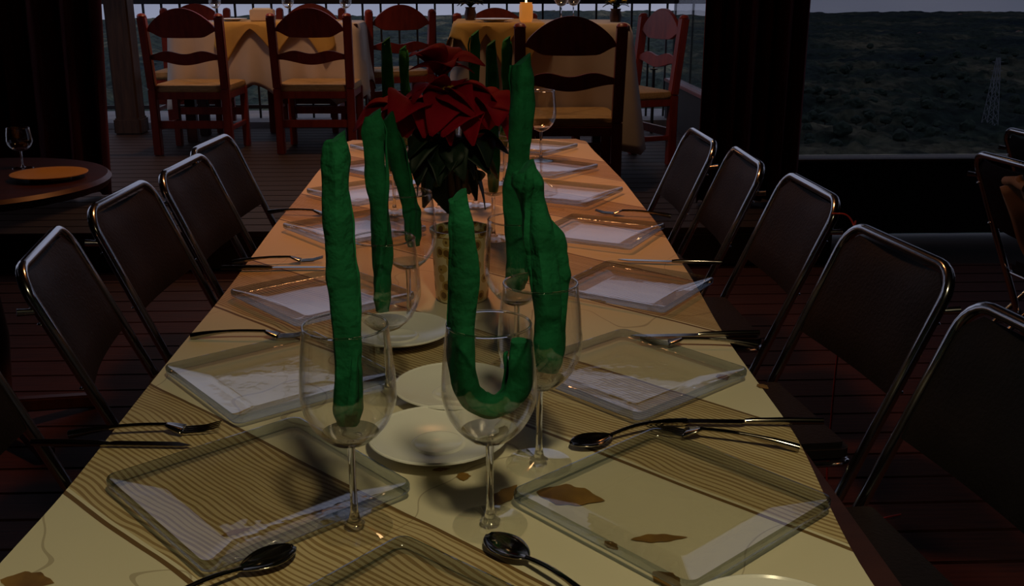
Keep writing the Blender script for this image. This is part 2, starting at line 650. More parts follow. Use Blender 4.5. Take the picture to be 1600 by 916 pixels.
def ground_at(px, py):
    d = ray(px, py).normalized()
    t = 60.0
    while t < 4000:
        p = EYE + d * t
        if p.z < terr_h(p.x, p.y):
            return p
        t *= 1.004
    return EYE + d * 3000


# trees on the valley slopes
def crown_mesh(seed):
    bm = bmesh.new()
    bmesh.ops.create_icosphere(bm, subdivisions=3, radius=1.0)
    for v in bm.verts:
        n_ = noise.noise(v.co * 1.7 + Vector((seed, 0, 0))) * 0.32 + noise.noise(v.co * 4.5 + Vector((0, seed, 0))) * 0.2
        v.co *= 1 + n_
        v.co.z = v.co.z * 0.85
    vs_ = [tuple(v.co) for v in bm.verts]
    fs_ = [tuple(v.index for v in f.verts) for f in bm.faces]
    bm.free()
    return vs_, fs_


tree_src = []
for sd in (1.0, 5.0, 9.0):
    vv, ff = crown_mesh(sd)
    t = empty('valley_tree')
    mb = MB().add([(x_ * 3.6, y_ * 3.6, z_ * 3.4 + 5.6) for x_, y_, z_ in vv], ff)
    mb.build('crown', 'forest', t, smooth=True)
    MB().tube([(0, 0, -1.5), (0.1, 0, 1.5), (0, 0, 4.0)], [0.45, 0.35, 0.25], 7).build('trunk', 'trunk', t)
    tree_src.append([t, False])
rnd = random.Random(3)
tree_pts = []
PYL = ground_at(1545, 203)
for k in range(150):
    px = rnd.uniform(1255, 1600)
    py = rnd.uniform(75, 243) if k % 3 else rnd.uniform(150, 243)
    p = ground_at(px, py)
    if any((p.xy - q_.xy).length < 11.5 for q_ in tree_pts) or (p.xy - PYL.xy).length < 42:
        continue
    tree_pts.append(p)
    e = tree_src[k % 3]
    o = e[0] if not e[1] else copy_tree(e[0])
    e[1] = True
    o.location = (p.x, p.y, terr_h(p.x, p.y))
    s = rnd.uniform(0.7, 1.35)
    o.scale = (s * rnd.uniform(0.85, 1.3), s, s * rnd.uniform(0.8, 1.25))
    o.rotation_euler = (0, 0, rnd.uniform(0, 6.28))
    tag(o, 'dark green bushy tree on the valley floor seen through the big window', 'tree', 'trees on the valley floor')

for k, (px, py, w, lab) in enumerate(((1437, 57, 9, 'tiny pale house among dark trees in the valley, right of the curtain'),
                                      (1592, 54, 11, 'small pale house on the distant slope above the lattice pylon'),
                                      (1165, 49, 8, 'tiny pale house near the skyline behind the curtain'),
                                      (1500, 26, 10, 'tiny pale house right under the distant skyline'))):
    p = ground_at(px, py)
    h = empty('house', (p.x, p.y, p.z - 1.0), rnd.uniform(-0.4, 0.4))
    MB().box((0, 0, 3.5), (w, 7, 7.0)).build('wall', 'house_white', h)
    MB().prism([(-w / 2 - 0.6, 0), (w / 2 + 0.6, 0), (0, 2.4)], 8, lambda u, v, q: (u, q, 7.0 + v)).build('roof', 'house_roof', h)
    tag(h, lab, 'house')
# lattice pylon
p = ground_at(1545, 203)
dist = (p - EYE).length
ph_ = 100 * dist / FPX
py_ = empty('lattice_pylon', (p.x, p.y, p.z - 0.5))
mb = MB()
w0, w1_ = ph_ * 0.085, ph_ * 0.018
rg = 0.0045 * ph_
for sx in (-1, 1):
    for sy in (-1, 1):
        mb.beam((sx * w0, sy * w0, 0), (sx * w1_, sy * w1_, ph_), rg * 1.5)
mb.build('tower_legs', 'pylon_steel', py_)
mb = MB()
for k in range(8):
    z0, z1 = ph_ * k / 8, ph_ * (k + 1) / 8
    a0 = w0 + (w1_ - w0) * k / 8
    a1 = w0 + (w1_ - w0) * (k + 1) / 8
    for sy in (-1, 1):
        mb.beam((-a0, sy * a0, z0), (a1, sy * a1, z1), rg)
        mb.beam((a0, sy * a0, z0), (-a1, sy * a1, z1), rg)
        mb.beam((sy * a0, -a0, z0), (sy * a1, a1, z1), rg)
mb.build('bracing', 'pylon_steel', py_)
for k, zz in enumerate((0.70, 0.82, 0.94)):
    MB().beam((-ph_ * 0.08, 0, ph_ * zz), (ph_ * 0.08, 0, ph_ * zz), rg * 1.6).build('crossarm', 'pylon_steel', py_)
tag(py_, 'grey lattice power pylon standing in the dark valley', 'pylon')


# ------------------------------------------------------------------ curtains
def curtain(name, x0, x1, yc, z0, z1, folds, label, seed, lean=(0, 0), amp=0.045):
    V, Fc = [], []
    nu, nv = folds * 10, 26
    rr = random.Random(seed)
    ph0 = [rr.uniform(0, 6.28) for _ in range(4)]
    for j in range(nv + 1):
        t = j / nv
        z = z0 + (z1 - z0) * t
        for i_ in range(nu + 1):
            u = i_ / nu
            xl = x0 + lean[0] * t
            xr = x1 + lean[1] * t
            xx = xl + (xr - xl) * (u + 0.012 * math.sin(u * 17 + ph0[0] + t * 1.5))
            a = amp * (1 - 0.3 * t)
            yy = yc + a * math.sin(2 * PI * folds * u + 0.5 * math.sin(t * 2.5 + ph0[1])) + 0.5 * a * math.sin(2 * PI * folds * 0.37 * u + ph0[2] + t)
            V.append((xx, yy, z))
    for j in range(nv):
        for i_ in range(nu):
            a = j * (nu + 1) + i_
            Fc.append((a, a + 1, a + nu + 2, a + nu + 1))
    o = empty(name, ((x0 + x1) / 2, yc, z0))
    c = MB().add([(x_ - (x0 + x1) / 2, y_ - yc, z_ - z0) for x_, y_, z_ in V], Fc).build('fabric', 'curtain_red', o, smooth=True, solid=0.006)
    MB().tube([(-(x1 - x0) / 2 - 0.1, 0, z1 - z0 + 0.02), ((x1 - x0) / 2 + 0.1, 0, z1 - z0 + 0.02)], 0.016, 10).build('curtain_rod', 'post_wood', o)
    tag(o, label, 'curtain')
    return o


cl = on_y(176, 290, 5.3)
ct = on_y(160, 0, 5.3)
slope = (ct.x - cl.x) / (ct.z - cl.z)
curtain('curtain', -3.15, cl.x, 5.3, PZ + 0.02, 3.1, 9, 'dark red gathered curtain behind the small side table with the yellow plate', 2, (0, slope * 2.9))
c0 = on_y(1097, 100, 5.02)
c1 = on_y(1254, 100, 5.02)
curtain('curtain', c0.x, c1.x, 5.0, PZ + 0.02, 3.1, 6, 'dark red gathered curtain hanging between the terrace and the big window', 5, (0.0, 0.0), 0.04)


# ------------------------------------------------------------------ ladder-back chairs
def ladder_chair():
    r = empty('ladder_back_chair')
    W, D, H, SH = 0.235, 0.42, 0.90, 0.43       # half width to post centre
    pw = 0.052
    # faces +Y: back posts at y=0, front legs at y=D
    for s in (-1, 1):
        o = MB()
        o.beam((s * W, 0.0, 0), (s * W, 0.0, SH), pw, pw)
        o.build('rear_post', 'rust_wood', r, bevel=0.006)
        bp = MB().beam((s * W, 0.0, SH - 0.002), (s * (W + 0.006), -0.05, H - 0.02), pw, pw).build('back_post', 'rust_wood', r, bevel=0.006)
        MB().lathe([(0.0, 0.0), (0.027, 0.0), (0.030, 0.012), (0.022, 0.024), (0.0, 0.030)], 12, (s * (W + 0.006), -0.05, H - 0.03)).build('post_cap', 'rust_wood', bp, smooth=True)
        MB().beam((s * W, D, 0), (s * W, D, SH - 0.02), 0.045, 0.045).build('front_leg', 'rust_wood', r, bevel=0.005)
        MB().beam((s * W, 0.02, 0.17), (s * W, D - 0.02, 0.17), 0.022, 0.03).build('stretcher', 'rust_wood', r, bevel=0.003)
        MB().beam((s * W, 0.02, 0.385), (s * W, D - 0.02, 0.385), 0.03, 0.045).build('seat_rail', 'rust_wood', r, bevel=0.003)
    for yy, zz in ((0, 0.20), (D, 0.24)):
        MB().beam((-W + 0.02, yy, zz), (W - 0.02, yy, zz), 0.025, 0.05).build('stretcher', 'rust_wood', r, bevel=0.003)
    for yy in (0, D):
        MB().beam((-W + 0.02, yy, 0.385), (W - 0.02, yy, 0.385), 0.03, 0.045).build('seat_rail', 'rust_wood', r, bevel=0.003)
    n = 22
    w = W - 0.015
    yback = lambda z: -0.05 * (z - SH) / (H - SH)
    top, bot = [], []
    for i_ in range(n + 1):
        u = -1 + 2 * i_ / n
        top.append((u * w, 0.795 + 0.135 * max(0.0, math.cos(u * PI / 2)) ** 0.75))
        bot.append((u * w, 0.755 + 0.035 * smoothstep(0.55, 1.0, abs(u)) - 0.008 * math.cos(u * PI / 2)))
    MB().prism(bot + top[::-1], 0.024, lambda u, v, q: (u, yback(v) + q, v)).build('crest_rail', 'rust_wood', r, bevel=0.004)
    top, bot = [], []
    for i_ in range(n + 1):
        u = -1 + 2 * i_ / n
        top.append((u * w, 0.648 + 0.022 * (math.cos(u * 2 * PI * 0.95 + PI) * 0.5 + 0.5) - 0.006 * abs(u)))
        bot.append((u * w, 0.612 - 0.034 * (math.cos(u * PI) * 0.5 + 0.5)))
    MB().prism(bot + top[::-1], 0.022, lambda u, v, q: (u, yback(v) + q, v)).build('middle_rail', 'rust_wood', r, bevel=0.003)
    # woven seat: four rolled triangles meeting in the middle
    zc = SH + 0.012
    e = W + 0.005
    for a, b in (((-e, 0.0), (e, 0.0)), ((e, 0.0), (e, D + 0.01)), ((e, D + 0.01), (-e, D + 0.01)), ((-e, D + 0.01), (-e, 0.0))):
        A, B = Vector((*a, 0)), Vector((*b, 0))
        Cn = Vector((0, D / 2, 0))
        V, Fc = [], []
        m = 6
        for j, (t, dz) in enumerate(((-0.02, -0.045), (-0.035, -0.02), (-0.02, 0.004), (0.1, 0.010), (0.55, 0.004), (1.0, -0.004))):
            for q in range(m + 1):
                p = A + (B - A) * (q / m)
                p = p + (Cn - p) * t
                V.append((p.x, p.y, zc + dz))
        for j in range(5):
            for q in range(m):
                k0 = j * (m + 1) + q
                Fc.append((k0, k0 + 1, k0 + m + 2, k0 + m + 1))
        MB().add(V, Fc).build('rush_panel', 'rush', r, smooth=True, solid=0.006)
    return r


lc = ladder_chair()
lc_used = [False]


def put_ladder(x, y_, rz, label, sc=1.0):
    o = lc if not lc_used[0] else copy_tree(lc)
    lc_used[0] = True
    o.location = (x, y_, PZ + 0.0005)
    o.rotation_euler = (0, 0, rz)
    o.scale = (sc, sc, sc)
    tag(o, label, 'chair', 'ladder-back chairs on the terrace')
    return o


def mid(px0, px1, py, z):
    return (on_z(px0, py, z) + on_z(px1, py, z)) / 2


a = mid(250, 360, 243, PZ)
put_ladder(a.x, a.y, -0.05, 'red-brown ladder-back chair with rush seat, beside the dark timber post')
b = mid(441, 552, 241, PZ)
put_ladder(b.x, b.y, -0.03, 'red-brown ladder-back chair with rush seat, backed to the long table, next to the timber-post chair')
c3 = on_y(890, 100, 4.93)
put_ladder(c3.x, 4.93, 0.0, 'red-brown ladder-back chair with rush seat beyond the end of the long table', 1.0)
d4 = on_y(618, 60, 7.75)
put_ladder(d4.x + 0.03, 7.75, 0.36, 'red-brown ladder-back chair between the two cloth-covered terrace tables, near the railing')
e5 = on_y(1024, 60, 6.40)
put_ladder(e5.x, 6.40, 1.93, 'red-brown ladder-back chair side-on, by the low sill of the terrace window')


# ------------------------------------------------------------------ terrace tables under cloths
def draped(cx, cy, sx, sy, z, drop, corner_drop, wave, nwave, seed, rows=14, flare=0.10, zig=0.0, nzig=10):
    """cloth over a rectangular top; returns verts/faces (world coordinates)"""
    V, Fc = [], []
    per = []
    N = 160
    hx, hy = sx / 2, sy / 2
    rr = random.Random(seed)
    phs = [rr.uniform(0, 6.28) for _ in range(5)]

    def rrect(t):
        # superellipse-like rectangle perimeter
        a = 2 * PI * t
        c, s = math.cos(a), math.sin(a)
        p = 12.0
        r = (abs(c / hx) ** p + abs(s / hy) ** p) ** (-1 / p)
        return r * c, r * s, a
    # even arc-length sampling
    fine = [rrect(i_ / 2000) for i_ in range(2001)]
    L = [0.0]
    for i_ in range(2000):
        L.append(L[-1] + math.hypot(fine[i_ + 1][0] - fine[i_][0], fine[i_ + 1][1] - fine[i_][1]))
    j = 0
    for k in range(N):
        tgt = L[-1] * k / N
        while L[j + 1] < tgt:
            j += 1
        per.append(fine[j])
    V.append((cx, cy, z))
    for fr_ in (0.5, 0.9, 0.975, 1.0):
        for x_, y_, a in per:
            V.append((cx + x_ * fr_, cy + y_ * fr_, z - (0.006 if fr_ == 1.0 else 0)))
    for r in range(1, rows + 1):
        t = r / rows
        for k, (x_, y_, a) in enumerate(per):
            corner = min(1.0, (abs(x_) / hx) ** 6 * (abs(y_) / hy) ** 6 * 1.4)
            d = (drop + corner_drop * corner)
            w = math.sin(2 * PI * nwave * k / N + phs[0]) + 0.6 * math.sin(2 * PI * (nwave * 1.7) * k / N + phs[1])
            out = 0.012 + wave * t * (0.8 * w + 0.6) + flare * t * corner
            n_ = Vector((x_ / hx ** 2 if abs(x_) / hx > 0.9 else 0, y_ / hy ** 2 if abs(y_) / hy > 0.9 else 0, 0))
            if n_.length < 1e-6:
                n_ = Vector((x_, y_, 0))
            n_.normalize()
            d += zig * abs(((nzig * k / N) % 1.0) * 2 - 1) ** 1.3
            hem = 1 + 0.03 * math.sin(2 * PI * nwave * 0.5 * k / N + phs[2])
            V.append((cx + x_ + n_.x * out, cy + y_ + n_.y * out, z - 0.006 - d * t * hem))
    for k in range(N):
        Fc.append((0, 1 + k, 1 + (k + 1) % N))
    for r in range(3 + rows):
        for k in range(N):
            k2 = (k + 1) % N
            a, b_ = 1 + r * N, 1 + (r + 1) * N
            Fc.append((a + k, b_ + k, b_ + k2, a + k2))
    return V, Fc


def terrace_table(cx, cy, sx, sy, h, label):
    o = empty('dining_table', (cx, cy, PZ))
    MB().box((0, 0, h - 0.02), (sx, sy, 0.035)).build('tabletop', 'dark_table', o, bevel=0.004)
    for i_ in (-1, 1):
        for j in (-1, 1):
            MB().box((i_ * (sx / 2 - 0.08), j * (sy / 2 - 0.08), (h - 0.04) / 2), (0.07, 0.07, h - 0.04)).build('leg', 'dark_table', o, bevel=0.005)
    for j in (-1, 1):
        MB().box((0, j * (sy / 2 - 0.08), h - 0.09), (sx - 0.2, 0.025, 0.09)).build('apron', 'dark_table', o)
    tag(o, label, 'table')


# left terrace table
TL0, TL1 = on_y(262, 40, 7.17), on_y(558, 40, 7.17)
thL = on_y(400, 36, 7.17).z
lx, lw = (TL0.x + TL1.x) / 2, TL1.x - TL0.x
terrace_table(lx, 7.435, lw, 0.50, thL - PZ - 0.004, 'dark dining table under the cream cloth by two ladder-back chairs')
V, Fc = draped(lx, 7.435, lw + 0.02, 0.52, thL, 0.40, 0.12, 0.012, 14, 4, flare=0.08, zig=0.13, nzig=9)
tag(MB().add(V, Fc).build('tablecloth', 'back_cloth', smooth=True, solid=0.003), 'cream tablecloth hanging in folds over the table behind two ladder-back chairs', 'tablecloth')
V, Fc = draped(lx + 0.08, 7.435, lw * 0.62, 0.56, thL + 0.005, 0.035, 0.02, 0.008, 9, 31, flare=0.03, rows=8, zig=0.20, nzig=8)
tag(MB().add(V, Fc).build('table_overlay', 'overlay_cloth', smooth=True, solid=0.003), 'golden overlay with hanging points on the table behind two ladder-back chairs', 'tablecloth')
# right terrace table
TR0, TR1 = on_y(716, 40, 5.42), on_y(985, 40, 5.42)
thR = on_y(780, 38, 5.42).z
rx, rw = (TR0.x + TR1.x) / 2, TR1.x - TR0.x
terrace_table(rx, 5.77, rw, 0.68, thR - PZ - 0.004, 'dark dining table under the cream and golden cloths beyond the long table')
V, Fc = draped(rx, 5.77, rw + 0.02, 0.70, thR, 0.55, 0.16, 0.014, 11, 9, flare=0.13)
tag(MB().add(V, Fc).build('tablecloth', 'back_cloth', smooth=True, solid=0.003), 'cream tablecloth reaching low over the table beyond the poinsettia', 'tablecloth')
V, Fc = draped(rx - 0.23, 5.77, rw - 0.42, 0.74, thR + 0.005, 0.05, 0.02, 0.012, 9, 12, flare=0.05, rows=8, zig=0.16, nzig=16)
tag(MB().add(V, Fc).build('table_overlay', 'overlay_cloth', smooth=True, solid=0.003), 'golden yellow overlay with drooping pointed edge on the table beyond the poinsettia', 'tablecloth')
g6 = on_y(775, 10, 6.5)
put_ladder(g6.x, 6.60, PI + 0.04, 'red-brown ladder-back chair facing the camera side, behind the golden overlay')
g7 = on_y(300, 5, 8.12)
put_ladder(g7.x, 8.14, PI, 'red-brown ladder-back chair behind the cream-clothed table, its back to the railing, by the timber post')
g8 = on_y(482, 5, 8.12)
put_ladder(g8.x, 8.14, PI - 0.05, 'red-brown ladder-back chair behind the cream-clothed table, its back to the railing, away from the post')


# ------------------------------------------------------------------ wine glasses
def wine_glass(H=0.205, R=0.0445, n=40):
    g = empty('wine_glass')
    sb = 0.42 * H       # bottom of bowl
    outer = []
    m = 16
    for i_ in range(m + 1):
        t = i_ / m
        z = sb + (H - sb) * t
        r = R * (math.sin(min(1.0, t / 0.46) * PI / 2) ** 0.52 if t < 0.46 else 1.0 - 0.13 * ((t - 0.46) / 0.54) ** 1.5)
        outer.append((max(r, 0.0045), z))
    inner = [(max(r - 0.0012, 0.0), z + (0.0035 if k == 0 else 0.0006)) for k, (r, z) in enumerate(outer)]
    prof = outer + [(outer[-1][0] - 0.0006, H + 0.0008)] + inner[::-1]
    MB().lathe(prof, n).build('bowl', 'glass_clear', g, smooth=True)
    MB().lathe([(0.0, sb + 0.001), (outer[1][0] - 0.0014, outer[1][1] - 0.0008), (outer[2][0] - 0.0016, outer[2][1]), (outer[1][0] * 0.55, sb + 0.0085), (0.0, sb + 0.0065)], n).build('bowl_base', 'glass_solid', g, smooth=True)
    rr0 = outer[-1][0] - 0.0006
    MB().lathe([(rr0 + 0.0011 * math.cos(a_ * PI / 3), H + 0.0006 + 0.0011 * math.sin(a_ * PI / 3)) for a_ in range(6)], n, close=True).build('rim', 'glass_solid', g, smooth=True)
    st = [(0.0040, sb + 0.001), (0.0036, sb - 0.012), (0.0033, sb * 0.55), (0.0036, 0.02), (0.0055, 0.010), (0.010, 0.006)]
    MB().lathe(st, 16).build('stem', 'glass_solid', g, smooth=True)
    ft = [(0.010, 0.006), (0.025, 0.0035), (0.036, 0.0022), (0.0365, 0.0012), (0.036, 0.0003), (0.0, 0.0003)]
    MB().lathe(ft, n).build('foot', 'glass_clear', g, smooth=True)
    return g


TZ = 0.7505
wg = wine_glass()
wg_used = [False]


def put_glass(x, y_, label, z=TZ, sc=1.0, group='wine glasses on the long table'):
    o = wg if not wg_used[0] else copy_tree(wg)
    wg_used[0] = True
    o.location = (x, y_, z)
    o.scale = (sc, sc, sc)
    tag(o, label, 'wine glass', group)
    return o


def napkin(path, r, label, seed, n=18, group='rolled green napkins', into=None):
    """rolled cloth napkin: spiral fold ridges, slanted end"""
    P = [Vector(p) for p in path]
    # Catmull-Rom resample
    pts = []
    Q = [P[0] * 2 - P[1]] + P + [P[-1] * 2 - P[-2]]
    for i_ in range(1, len(Q) - 2):
        for k in range(12):
            t = k / 12
            p0, p1, p2, p3 = Q[i_ - 1], Q[i_], Q[i_ + 1], Q[i_ + 2]
            pts.append(0.5 * ((2 * p1) + (p2 - p0) * t + (2 * p0 - 5 * p1 + 4 * p2 - p3) * t * t + (3 * p1 - p0 - 3 * p2 + p3) * t ** 3))
    pts.append(P[-1])
    N = len(pts)
    rs = []
    for i_ in range(N):
        t = i_ / (N - 1)
        rs.append(r * (1 + 0.22 * noise.noise(Vector((t * 6, seed, 0))) + 0.09 * noise.noise(Vector((t * 17, seed, 4)))) * (0.75 + 0.25 * smoothstep(0, 0.06, t)) * (1 - 0.25 * smoothstep(0.9, 1.0, t)))

    def prof(t, a):
        return 1 + 0.16 * math.sin(a + t * 7 + seed) + 0.10 * math.sin(3 * a - t * 6 + seed * 2) + 0.05 * math.sin(5 * a + t * 4 + seed) + 0.12 * max(0, math.sin(a * 1 + t * 9 + seed)) ** 8
    mb = MB().tube(pts, rs, n, True, prof)
    # slant the upper end like a rolled corner
    d = (pts[-1] - pts[-2]).normalized()
    for k in range(n):
        v = Vector(mb.v[(N - 1) * n + k])
        off = (v - pts[-1])
        mb.v[(N - 1) * n + k] = tuple(v + d * (off.x * 0.7 + off.y * 0.2))
    base = Vector((P[0].x, P[0].y, min(p.z for p in P)))
    if into:
        base = into.location.copy()
        mb.v = [tuple(Vector(v) - base) for v in mb.v]
        mb.build('folded_tail', 'napkin_green', into, smooth=True)
        return into
    mb.v = [tuple(Vector(v) - base) for v in mb.v]
    o = empty('rolled_napkin', base)
    rc_ = mb.build('rolled_cloth', 'napkin_green', o, smooth=True)
    # the loose edge of the roll, a spiral flap
    V, Fc = [], []
    for i_ in range(4, N - 1):
        t = i_ / (N - 1)
        a0 = 2 * PI * 0.6 * t + seed
        T = (pts[min(i_ + 1, N - 1)] - pts[i_ - 1]).normalized()
        xx = T.cross(Vector((0, 1, 0))).normalized()
        yy = T.cross(xx)
        for q in range(3):
            aa = a0 + q * 0.35
            rr_ = rs[i_] * (1.12 + (0.10 if q == 1 else 0.0))
            V.append(pts[i_] + (xx * math.cos(aa) + yy * math.sin(aa)) * rr_ - base)
    m = N - 5
    for i_ in range(m - 1):
        for q in range(2):
            a = i_ * 3 + q
            Fc.append((a, a + 1, a + 4, a + 3))
    MB().add(V, Fc).build('loose_edge', 'napkin_green', rc_, smooth=True, solid=0.0016)
    tag(o, label, 'napkin', group)
    return o


BB = 0.42 * 0.205 + 0.012    # inside bottom of the bowl above the foot

# ------------------------------------------------------------------ long table and its cloth
lt = empty('long_table', (-0.03, 1.9, 0))
LX0, LX1, LY0, LY1 = -0.415, 0.375, 0.46, 3.38
for k in range(3):
    y0 = LY0 + (LY1 - LY0) * k / 3
    y1 = LY0 + (LY1 - LY0) * (k + 1) / 3
    MB().box(((LX0 + LX1) / 2 + 0.03, (y0 + y1) / 2 - 1.9, 0.733), (LX1 - LX0, y1 - y0 - 0.002, 0.025)).build('tabletop', 'dark_table', lt, bevel=0.004)
    for sx in (LX0 + 0.25, LX1 - 0.25):
        for yy in (y0 + 0.08, y1 - 0.08):
            MB().tube([(sx + 0.03, yy - 1.9, 0.0), (sx + 0.03, yy - 1.9, 0.722)], 0.014, 10).build('leg', 'rail_iron', lt)
tag(lt, 'long dining table under the printed cloth, set with green napkins', 'table')

# cloth top follows the slightly uneven edges seen along both sides
def edge_l(y_):
    return -0.424 - 0.008 * smoothstep(1.4, 2.8, y_) + 0.006 * noise.noise(Vector((y_ * 2.1, 0, 0))) - 0.006 * smoothstep(1.0, 0.7, y_)


def edge_r(y_):
    return 0.345 + 0.027 * smoothstep(0.75, 1.1, y_) + 0.030 * smoothstep(1.3, 2.2, y_) - 0.022 * smoothstep(2.6, 3.3, y_) + 0.004 * noise.noise(Vector((y_ * 2.7, 5, 0)))


V, Fc = [], []
NY, NX, ND = 110, 26, 7
y0, y1 = 0.44, 3.42
cols = ND * 2 + NX + 1
for j in range(NY + 1):
    yy = y0 + (y1 - y0) * j / NY
    endt = min(smoothstep(y0, y0 + 0.05, yy), smoothstep(y1, y1 - 0.07, yy))
    inset = 0.03 * (1 - endt)
    l_, r_ = edge_l(yy) + inset, edge_r(yy) - inset
    row = []
    for k in range(ND, 0, -1):
        t = k / ND
        row.append((l_ - 0.004 - 0.012 * min(1, t * 3) - t * 0.010 * (1 + math.sin(yy * 16)), yy, 0.7485 - 0.17 * t))
    for k in range(NX + 1):
        t = k / NX
        z = 0.750 + 0.0012 * noise.noise(Vector((l_ + (r_ - l_) * t * 6, yy * 5, 0)))
        row.append((l_ + (r_ - l_) * t, yy, min(z, 0.7503)))
    for k in range(1, ND + 1):
        t = k / ND
        row.append((r_ + 0.004 + 0.012 * min(1, t * 3) + t * 0.010 * (1 + math.sin(yy * 15 + 1)), yy, 0.7485 - 0.17 * t))
    V += row
for j in range(NY):
    for i_ in range(cols - 1):
        a = j * cols + i_
        Fc.append((a, a + 1, a + cols + 1, a + cols))
# end drops
for jj, sgn in ((0, -1), (NY, 1)):
    prev = [jj * cols + ND + k for k in range(NX + 1)]
    for t in (0.33, 0.66, 1.0):
        cur = []
        for k in range(NX + 1):
            vx, vy, vz = V[jj * cols + ND + k]
            cur.append(len(V))
            V.append((vx, vy + sgn * (0.012 + 0.012 * t), 0.748 - 0.17 * t))
        for k in range(NX):
            Fc.append((prev[k], prev[k + 1], cur[k + 1], cur[k]))
        prev = cur
tcl = MB().add(V, Fc).build('tablecloth', 'printed_cloth', smooth=True)
tag(tcl, 'cream printed tablecloth with brown wood-grain bands and leaves on the long table', 'tablecloth')


def leaf_outline(L, W, n=14, wob=0.0, seed=0):
    up, dn = [], []
    for i_ in range(n + 1):
        t = i_ / n
        w = W / 2 * math.sin(PI * t ** 0.85) * (1 + wob * math.sin(t * 21 + seed))
        up.append((t * L, w))
        dn.append((t * L, -w * 0.85))
    return dn + up[::-1][1:-1]


for k, (px, py, ang, L, W) in enumerate(((838, 768, -18, 0.072, 0.046), (985, 843, 2, 0.055, 0.016), (1122, 585, -70, 0.022, 0.020), (1183, 600, -60, 0.02, 0.014),
                                         (722, 738, -85, 0.02, 0.016), (675, 735, 10, 0.02, 0.009), (772, 790, 60, 0.05, 0.022), (1020, 893, -55, 0.035, 0.024),
                                         (0, 906, -8, 0.05, 0.03), (945, 845, -60, 0.02, 0.012), (345, 838, 30, 0.03, 0.010))):
    p = on_z(px, py, 0.7508)
    m = Matrix.Rotation(math.radians(ang), 4, 'Z')
    ol = leaf_outline(L, W, 14, 0.12, k)
    mb = MB().add([tuple(m @ Vector((u, v, 0)) + Vector((p.x, p.y, 0.75075))) for u, v in ol], [tuple(range(len(ol)))])
    mb.build('leaf_print', 'leaf_print', tcl)


# ------------------------------------------------------------------ square glass plates
def square_plate(side=0.228):
    r = empty('square_plate')

    def ring(h, z, rc, n=5):
        out = []
        for cx, cy, a0 in ((1, 1, 0), (-1, 1, 90), (-1, -1, 180), (1, -1, 270)):
            for k in range(n + 1):
                a = math.radians(a0 + 90 * k / n)
                out.append((cx * (h - rc) + rc * math.cos(a), cy * (h - rc) + rc * math.sin(a), z))
        return out
    h = side / 2
    top = [ring(h * 0.60, 0.0050, 0.006), ring(h * 0.64, 0.0060, 0.007), ring(h * 0.93, 0.0155, 0.010), ring(h * 0.975, 0.0172, 0.011)]
    K = len(top[0])
    V, Fc = [], []
    for q in top:
        V += q
    Fc.append(tuple(range(K)))
    for j in range(len(top) - 1):
        for k in range(K):
            k2 = (k + 1) % K
            Fc.append((j * K + k, (j + 1) * K + k, (j + 1) * K + k2, j * K + k2))
    MB().add(V, Fc).build('dish', 'glass_plate', r, smooth=True)
    low = [ring(h * 0.60, 0.0005, 0.006), ring(h * 0.66, 0.0008, 0.007), ring(h * 0.955, 0.0055, 0.010)]
    V, Fc = [], []
    for q in low:
        V += q
    Fc.append(tuple(range(K)))
    for j in range(len(low) - 1):
        for k in range(K):
            k2 = (k + 1) % K
            Fc.append((j * K + k, (j + 1) * K + k, (j + 1) * K + k2, j * K + k2))
    MB().add(V, Fc).build('underside', 'glass_plate', r, smooth=True)
    edge = [ring(h * 0.955, 0.0055, 0.010), ring(h * 0.985, 0.0062, 0.011), ring(h, 0.0085, 0.012), ring(h, 0.0148, 0.012), ring(h * 0.993, 0.0168, 0.012), ring(h * 0.975, 0.0172, 0.011)]
    V, Fc = [], []
    for q in edge:
        V += q
    for j in range(len(edge) - 1):
        for k in range(K):
            k2 = (k + 1) % K
            Fc.append((j * K + k, (j + 1) * K + k, (j + 1) * K + k2, j * K + k2))
    MB().add(V, Fc).build('thick_edge', 'glass_edge', r, smooth=True)
    return r


sp = square_plate()
sp_used = [False]


def put_plate(x, y_, ang, label, sc=1.0):
    o = sp if not sp_used[0] else copy_tree(sp)
    sp_used[0] = True
    o.location = (x, y_, TZ + 0.0004)
    o.rotation_euler = (0, 0, math.radians(45 + ang))
    o.scale = (sc, sc, sc)
    tag(o, label, 'plate', 'square glass plates on the long table')


ORD = {1: 'nearest the terrace', 2: 'second from the terrace', 3: 'third from the terrace', 4: 'fourth from the terrace', 5: 'fifth from the terrace', 6: 'sixth from the terrace', 7: 'seventh from the terrace'}
for k, (x, y_, a, s) in enumerate(((0.193, 0.893, -5, 1.0), (0.205, 1.243, -5, 0.98), (0.272, 1.64, 10, 0.92), (0.262, 2.035, 16, 0.95), (0.225, 2.44, 14, 0.98), (0.20, 2.80, 6, 0.98), (0.185, 3.17, 12, 0.98))):
    put_plate(x, y_, a, 'square clear glass plate, big-window side of the long table, ' + ORD[7 - k], s)
for k, (x, y_, a, s) in enumerate(((-0.223, 0.940, -5, 1.0), (-0.258, 1.252, -8, 0.98), (-0.250, 1.605, -6, 0.98), (-0.250, 2.085, -8, 0.98), (-0.258, 2.47, -6, 0.98), (-0.245, 2.83, -4, 0.98), (-0.235, 3.18, -10, 0.98))):
    put_plate(x, y_, a, 'square clear glass plate, side-table side of the long table, ' + ORD[7 - k], s)
put_plate(-0.060, 0.672, 3, 'square clear glass plate at the long table\'s end farthest from the terrace, between two spoons', 0.98)

